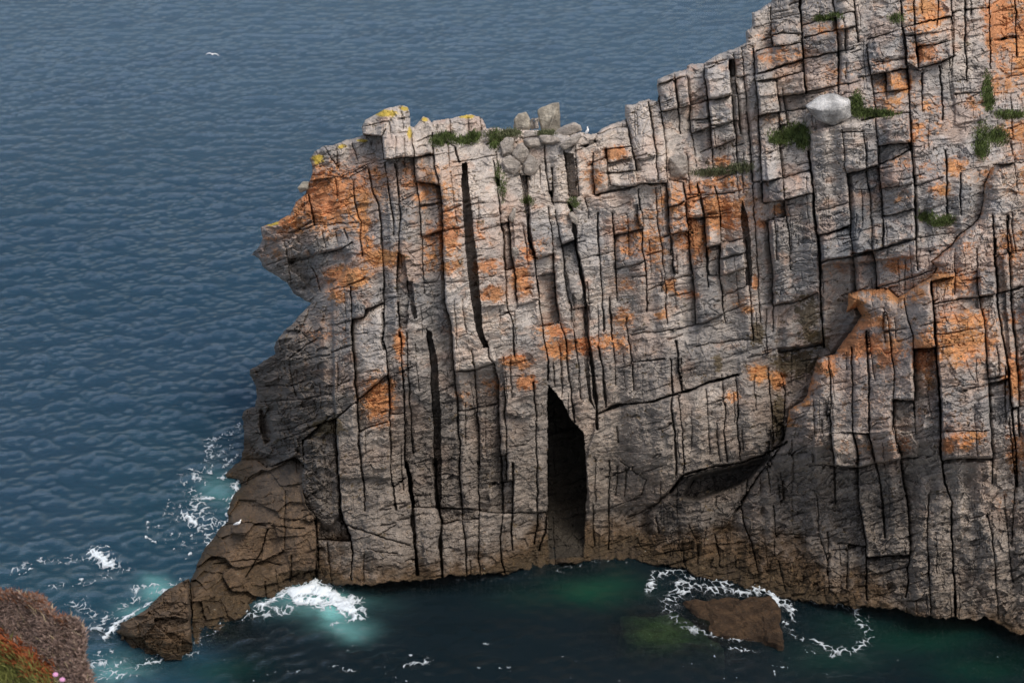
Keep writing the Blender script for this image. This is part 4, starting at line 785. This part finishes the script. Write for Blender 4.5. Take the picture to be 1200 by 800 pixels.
# ------------------------------------------------------------------ grass, plants on ledges
def blades(name, spots, mat, label, cat, n, hgt, wid, seed=1, kind='stuff', spread=.12, out=-.12):
    rg = random.Random(seed); V = []; F = []
    for _ in range(n):
        px, py, rx, ry = rg.choice(spots); a = rg.uniform(0, 6.28); r = math.sqrt(rg.random())*rg.choice((.8, 1, 1.25, 1.6))
        p = surf(px+rx*r*math.cos(a), py+ry*r*math.sin(a))+Vector((rg.gauss(0, .03), out+rg.uniform(-spread, spread), 0))
        h = hgt*rg.uniform(.4, 1.7); az = rg.uniform(0, 6.28); w = wid*rg.uniform(.6, 1.2); d = Vector((math.cos(az), math.sin(az), 0)); lean = Vector((rg.gauss(0, .4), rg.gauss(-.15, .4), 1)).normalized()
        k = len(V); m_ = p+lean*h*.55; V += [p-d*w, p+d*w, m_+d*w*.8, m_-d*w*.8, p+lean*h+Vector((rg.gauss(0, .3), rg.gauss(0, .3), -.25))*h*.5]
        F += [(k, k+1, k+2, k+3), (k+3, k+2, k+4)]
    o = mesh_obj(name, np.array([tuple(v) for v in V]), F, mat, smooth=False); tag(o, label, cat, kind=kind); return o
M_GRASS = plain('ledge_grass', (.085, .115, .034), .8, .6, 2.2); M_GRASS2 = plain('dry_ledge_grass', (.11, .12, .06), .8, .4, 3)
blades('grass', [(920,160,14,8),(935,155,10,8),(940,165,6,8),(912,165,7,3)], M_GRASS, 'bright green grass tuft just left of the pale boulder', 'grass', 3600, .26, .022, 1)
blades('grass', [(1004,122,6,10),(1015,133,14,4),(1035,134,12,3)], M_GRASS, 'green grass strip right of the pale boulder', 'grass', 2600, .22, .022, 2)
blades('grass', [(515,165,9,5),(545,165,12,4),(556,160,6,4),(580,165,6,9),(524,160,8,4)], M_GRASS, 'green growth behind the front pillars on the cliff top', 'grass', 2600, .24, .025, 3)
blades('grass', [(586,158,16,6),(600,156,8,3),(640,156,10,2)], M_GRASS2, 'grey green turf on the cliff top between the stones', 'grass', 2200, .16, .025, 4)
blades('grass', [(850,200,26,4),(868,196,12,4),(830,203,16,3)], M_GRASS2, 'dull grass along the narrow ledge in mid cliff', 'grass', 1900, .2, .02, 5)
blades('grass', [(1156,105,5,14),(1158,120,5,8)], M_GRASS, 'dark grass filling the cleft near the right skyline', 'grass', 1100, .22, .025, 6)
blades('grass', [(1150,165,8,16),(1168,160,10,8),(1185,135,16,4),(1150,175,6,8)], M_GRASS, 'grass and plants on the broken slope at upper right', 'grass', 2400, .24, .025, 7)
blades('grass', [(1084,254,9,5),(1108,258,9,5),(1098,262,8,3)], M_GRASS, 'grass pocket in the hollow right of the banded block', 'grass', 1300, .2, .022, 8)
blades('grass', [(978,20,8,4),(1050,22,8,5),(962,22,8,3)], M_GRASS, 'thin green growth in cracks near the top edge', 'grass', 1100, .18, .02, 9)
blades('grass', [(589,220,4,14),(672,238,6,6),(583,205,3,12),(618,235,6,4)], M_GRASS, 'dark growth down the rubble gully', 'grass', 1300, .16, .02, 10)

# ------------------------------------------------------------------ seabirds
M_BW = plain('white_feathers', (.82, .82, .80), .7, .05, 5); M_BG = plain('grey_feathers', (.42, .44, .47), .7, .1, 8); M_BK = plain('yellow_beak', (.7, .45, .05), .5, .1); M_LEG = plain('pink_leg', (.5, .3, .25), .6, .1)
def tube(name, pts, rad, mat, parent, seg=10, flat=1.0):
    V = []; F = []; n = len(pts)
    for k, (p, r) in enumerate(zip(pts, rad)):
        p = Vector(p); d = (Vector(pts[min(k+1, n-1)])-Vector(pts[max(k-1, 0)])).normalized()
        a = d.orthogonal().normalized() if abs(d.y) > .9 else d.cross(Vector((0, 1, 0))).normalized(); b = d.cross(a)
        for s in range(seg):
            t = 2*math.pi*s/seg; V.append(p+a*math.cos(t)*r+b*math.sin(t)*r*flat)
    for k in range(n-1):
        for s in range(seg): F.append((k*seg+s, k*seg+(s+1) % seg, (k+1)*seg+(s+1) % seg, (k+1)*seg+s))
    F.append(tuple(range(seg))[::-1]); F.append(tuple(range((n-1)*seg, n*seg)))
    return mesh_obj(name, np.array([tuple(v) for v in V]), F, mat, parent)
def wing(name, pts_front, pts_back, mat, parent, th=.012):
    V = []; F = []; n = len(pts_front)
    for a, b in zip(pts_front, pts_back):
        a = Vector(a); b = Vector(b); V += [a, b, b+Vector((0, 0, -th)), a+Vector((0, 0, -th))]
    for k in range(n-1):
        for s in range(4): F.append((k*4+s, k*4+(s+1) % 4, (k+1)*4+(s+1) % 4, (k+1)*4+s))
    F.append((0, 1, 2, 3)); F.append((4*n-1, 4*n-2, 4*n-3, 4*n-4))
    return mesh_obj(name, np.array([tuple(v) for v in V]), F, mat, parent, smooth=False)
def standing_gull(loc, rz, label, up=0.0, s=1.0):
    r = empty('seagull', loc); r.rotation_euler = (0, 0, rz); r.scale = (s, s, s)
    tag(r, label, 'seagull')
    c, k = math.cos(up), math.sin(up)
    def q(x, z): return (x*c-(z-.2)*k, 0, .2+x*k+(z-.2)*c)
    tube('body', [q(-.27, .20), q(-.20, .20), q(-.08, .19), q(.05, .20), q(.14, .24), q(.19, .31), q(.22, .37), q(.27, .385), q(.30, .38)], [.012, .045, .085, .095, .08, .05, .047, .04, .015], M_BW, r, 12)
    for sy_ in (-1, 1):
        wing('wing', [(*q(.10, .27)[:1], sy_*.07, q(.10, .27)[2]), (*q(-.08, .285)[:1], sy_*.085, q(-.08, .285)[2]), (*q(-.34, .21)[:1], sy_*.02, q(-.34, .21)[2])], [(*q(.10, .18)[:1], sy_*.095, q(.10, .18)[2]), (*q(-.08, .17)[:1], sy_*.095, q(-.08, .17)[2]), (*q(-.34, .195)[:1], sy_*.03, q(-.34, .195)[2])], M_BG, r)
        tube('leg', [(0.02, sy_*.035, .12), (.01, sy_*.035, .06), (.02, sy_*.035, 0.0), (.07, sy_*.035, 0.0)], [.008, .006, .006, .004], M_LEG, r, 6)
    tube('beak', [q(.30, .38), q(.335, .375), q(.355, .365)], [.013, .009, .003], M_BK, r, 6)
    return r
p = surf(688, 157); standing_gull((p.x, p.y-.15, p.z+.02), R(20), 'small white seagull perched on the skyline rocks of the cliff', up=R(50), s=.85)
p = surf(279, 616); standing_gull((p.x, p.y-.05, p.z+.02), R(10), 'white seagull standing on the brown ledge low at the cliff corner', up=R(12), s=.9)
bx_, by_, _ = at_z(249, 64, 1.2); fb = empty('seabird', (float(bx_), float(by_), 1.2)); fb.rotation_euler = (R(4), R(8), R(8)); tag(fb, 'white seabird gliding low over the open sea far out', 'seabird')
tube('body', [(.0, -.42, 0), (.0, -.3, .01), (.0, -.1, .02), (0, .12, .02), (0, .3, .03), (0, .40, .03)], [.01, .05, .09, .09, .05, .02], M_BW, fb, 10)
for s in (-1, 1):
    wing('wing', [(s*.05, .12, .04), (s*.35, .18, .20), (s*.62, .10, .12), (s*.92, -.10, -.06)], [(s*.05, -.14, .04), (s*.35, -.08, .19), (s*.62, -.10, .11), (s*.92, -.14, -.07)], M_BW, fb, .02)

# ------------------------------------------------------------------ near heather bank, bottom left
def bank_edge(px):  # top outline in the picture
    return np.interp(px, [-400, -60, 0, 25, 50, 75, 92, 100, 104, 108, 150], [560, 672, 689, 696, 702, 722, 748, 772, 796, 830, 1200])
bxs = np.linspace(-420, 118, 150); ts = np.linspace(0, 1, 90); V = []
for t in ts:
    for px in bxs:
        py = float(bank_edge(px))+4; D = 7.4+.010*(100-px)
        # crest point, then the ground comes down towards the camera and away behind
        s = (t-.35)/.65
        if s >= 0:
            qy = py+s*520; Y = D-1.0*s-1.9*s*s
        else:
            qy = py+6*(-s)**.5; Y = D+5.0*(-s)
        x, y, z = at_y(px, min(qy, 1500), max(Y, 1.2)); z = float(z)-(6.0*(-s)**1.4 if s < 0 else 0)
        x = float(x); y = float(y)
        nn = .05*mn.fractal(Vector((x*3, y*3, z*3)), .8, 2, 4)
        V.append((x+nn, y+nn, z+nn*.7))
n1 = len(bxs); vb = np.arange(len(V)).reshape(len(ts), n1); Fb = np.stack([vb[:-1, :-1].ravel(), vb[1:, :-1].ravel(), vb[1:, 1:].ravel(), vb[:-1, 1:].ravel()], 1)
# outer right side goes straight down to the sea
V = np.array(V); Vr = V[vb[:, -1]]; add = []
for k, (dx, z) in enumerate(((.3, 42), (1.2, 30), (2.6, 12), (3.5, -3))): a = Vr.copy(); a[:, 0] += dx; a[:, 2] = np.minimum(a[:, 2], z); add.append(a)
pr = vb[:, -1]; Fx = []
for a in add:
    idx = len(V)+np.arange(len(a)); V = np.concatenate([V, a]); Fx.append(np.stack([pr[:-1], pr[1:], idx[1:], idx[:-1]], 1)); pr = idx
Fb = np.concatenate([Fb]+Fx)
bank = mesh_obj('headland_ground', V, Fb, plain('peaty_soil', (.10, .07, .05), .95, .5, 14)); tag(bank, 'near clifftop bank in the bottom left corner', 'ground', kind='structure')
BV = V[:vb.size].reshape(len(ts), n1, 3)
def bank_point(rg, pxr, pyr):
    for _ in range(60):
        i = rg.randrange(0, n1-1); j = rg.randrange(24, len(ts)-1); fx, fy = rg.random(), rg.random()
        p = BV[j, i]*(1-fx)*(1-fy)+BV[j, i+1]*fx*(1-fy)+BV[j+1, i]*(1-fx)*fy+BV[j+1, i+1]*fx*fy
        q = px_of(p[0], p[1], p[2])
        if pxr[0] <= q[0] <= pxr[1] and pyr[0] <= q[1] <= pyr[1]: return Vector(p), q
    return None, None
def sprigs(name, n, accept, mat, label, cat, hgt, wid, seed, up=(0, -.1, 1), curl=.5, rngx=(-60, 112), rngy=(680, 830)):
    rg = random.Random(seed); V = []; F = []; c = 0; tries = 0
    while c < n and tries < n*12:
        tries += 1; p, q = bank_point(rg, rngx, rngy)
        if p is None or not accept(q[0], q[1], rg): continue
        c += 1; h = hgt*rg.uniform(.4, 1.3); w = wid*rg.uniform(.6, 1.3); az = rg.uniform(0, 6.28); d = Vector((math.cos(az), math.sin(az), rg.uniform(-.3, .3))).normalized()
        le = (Vector(up)+Vector((rg.gauss(0, curl), rg.gauss(0, curl), rg.gauss(0, curl*.5)))).normalized(); k = len(V); m_ = p+le*h*.55
        V += [p-d*w, p+d*w, m_+d*w*.9, m_-d*w*.9, p+le*h+Vector((rg.gauss(0, .25), rg.gauss(0, .25), -.2))*h*.4]; F += [(k, k+1, k+2, k+3), (k+3, k+2, k+4)]
    o = mesh_obj(name, np.array([tuple(v) for v in V]), F, mat, smooth=False); tag(o, label, cat, kind='stuff'); return o
def red_line(px): return 742+.62*px            # lower edge of the heather
def z_heath(x, y, rg): return y < red_line(x)-6+rg.gauss(0, 8) or (x > 62 and rg.random() < .9)
def z_red(x, y, rg): return abs(y-(red_line(x)+14)) < 13+rg.gauss(0, 4) and x < 66
def z_green(x, y, rg): return y > red_line(x)+16+rg.gauss(0, 7) and x < 70
m, nt, N, L, P = new_mat('heather'); ge = N.new('ShaderNodeNewGeometry'); nn = noise_node(N, L, ge.outputs['Position'], 55, 3, .7)
r = ramp(N, L, nn.outputs['Fac'], [(.3, (.07, .045, .035)), (.48, (.19, .125, .10)), (.6, (.29, .21, .17)), (.75, (.44, .34, .26))]); L.new(r.outputs[0], P.inputs['Base Color']); P.inputs['Roughness'].default_value = .9
M_HE = m
sprigs('heather', 26000, z_heath, M_HE, 'faded brown purple heather covering the near bank', 'heather', .035, .0055, 1, curl=.8)
sprigs('dry_bracken', 6500, z_red, plain('rust_foliage', (.30, .085, .03), .8, .45, 30), 'rust red dry foliage band through the near bank', 'foliage', .05, .005, 2, curl=.7)
sprigs('dry_bracken', 2200, lambda x, y, g_: y < float(bank_edge(x))+16 and x < 80, plain('brown_foliage', (.22, .09, .045), .8, .45, 30), 'thin rusty foliage along the crest of the near bank', 'foliage', .05, .003, 7, curl=.5)
sprigs('grass', 9000, z_green, plain('near_grass', (.20, .21, .06), .8, .4, 25), 'yellow green grass in the very bottom left corner', 'grass', .075, .0035, 3, curl=.35)
sprigs('grass', 420, lambda x, y, g_: x > 20, plain('straw', (.42, .34, .20), .8, .3, 25), 'scattered straw coloured dry stalks in the heather', 'grass', .07, .0018, 4, curl=.5)
M_PK = plain('thrift_pink', (.62, .30, .48), .7, .2, 200); M_ST = plain('flower_stem', (.12, .16, .06), .8, .2)
for (px, py, lb) in ((65, 790, 'upper left of two pink thrift flowers at the bottom edge'), (73, 796, 'lower right of two pink thrift flowers at the bottom edge')):
    x, y, z = [float(a) for a in at_y(px, py, 6.45)]; r = empty('flower', (x, y, z-.09)); tag(r, lb, 'flower', 'pink flowers on the near bank')
    tube('stem', [(0, 0, 0), (.004, 0, .05), (0, 0, .088)], [.0015, .0015, .0015], M_ST, r, 6)
    bm = bmesh.new(); bmesh.ops.create_icosphere(bm, subdivisions=3, radius=.013)
    for v in bm.verts: v.co *= 1+.25*mn.noise(v.co*400); v.co.z = v.co.z*.75+.09
    me = bpy.data.meshes.new('flower_head'); bm.to_mesh(me); bm.free(); me.materials.append(M_PK); o = bpy.data.objects.new('flower_head', me); scene.collection.objects.link(o); o.parent = r
for o in scene.objects:
    o.select_set(False)
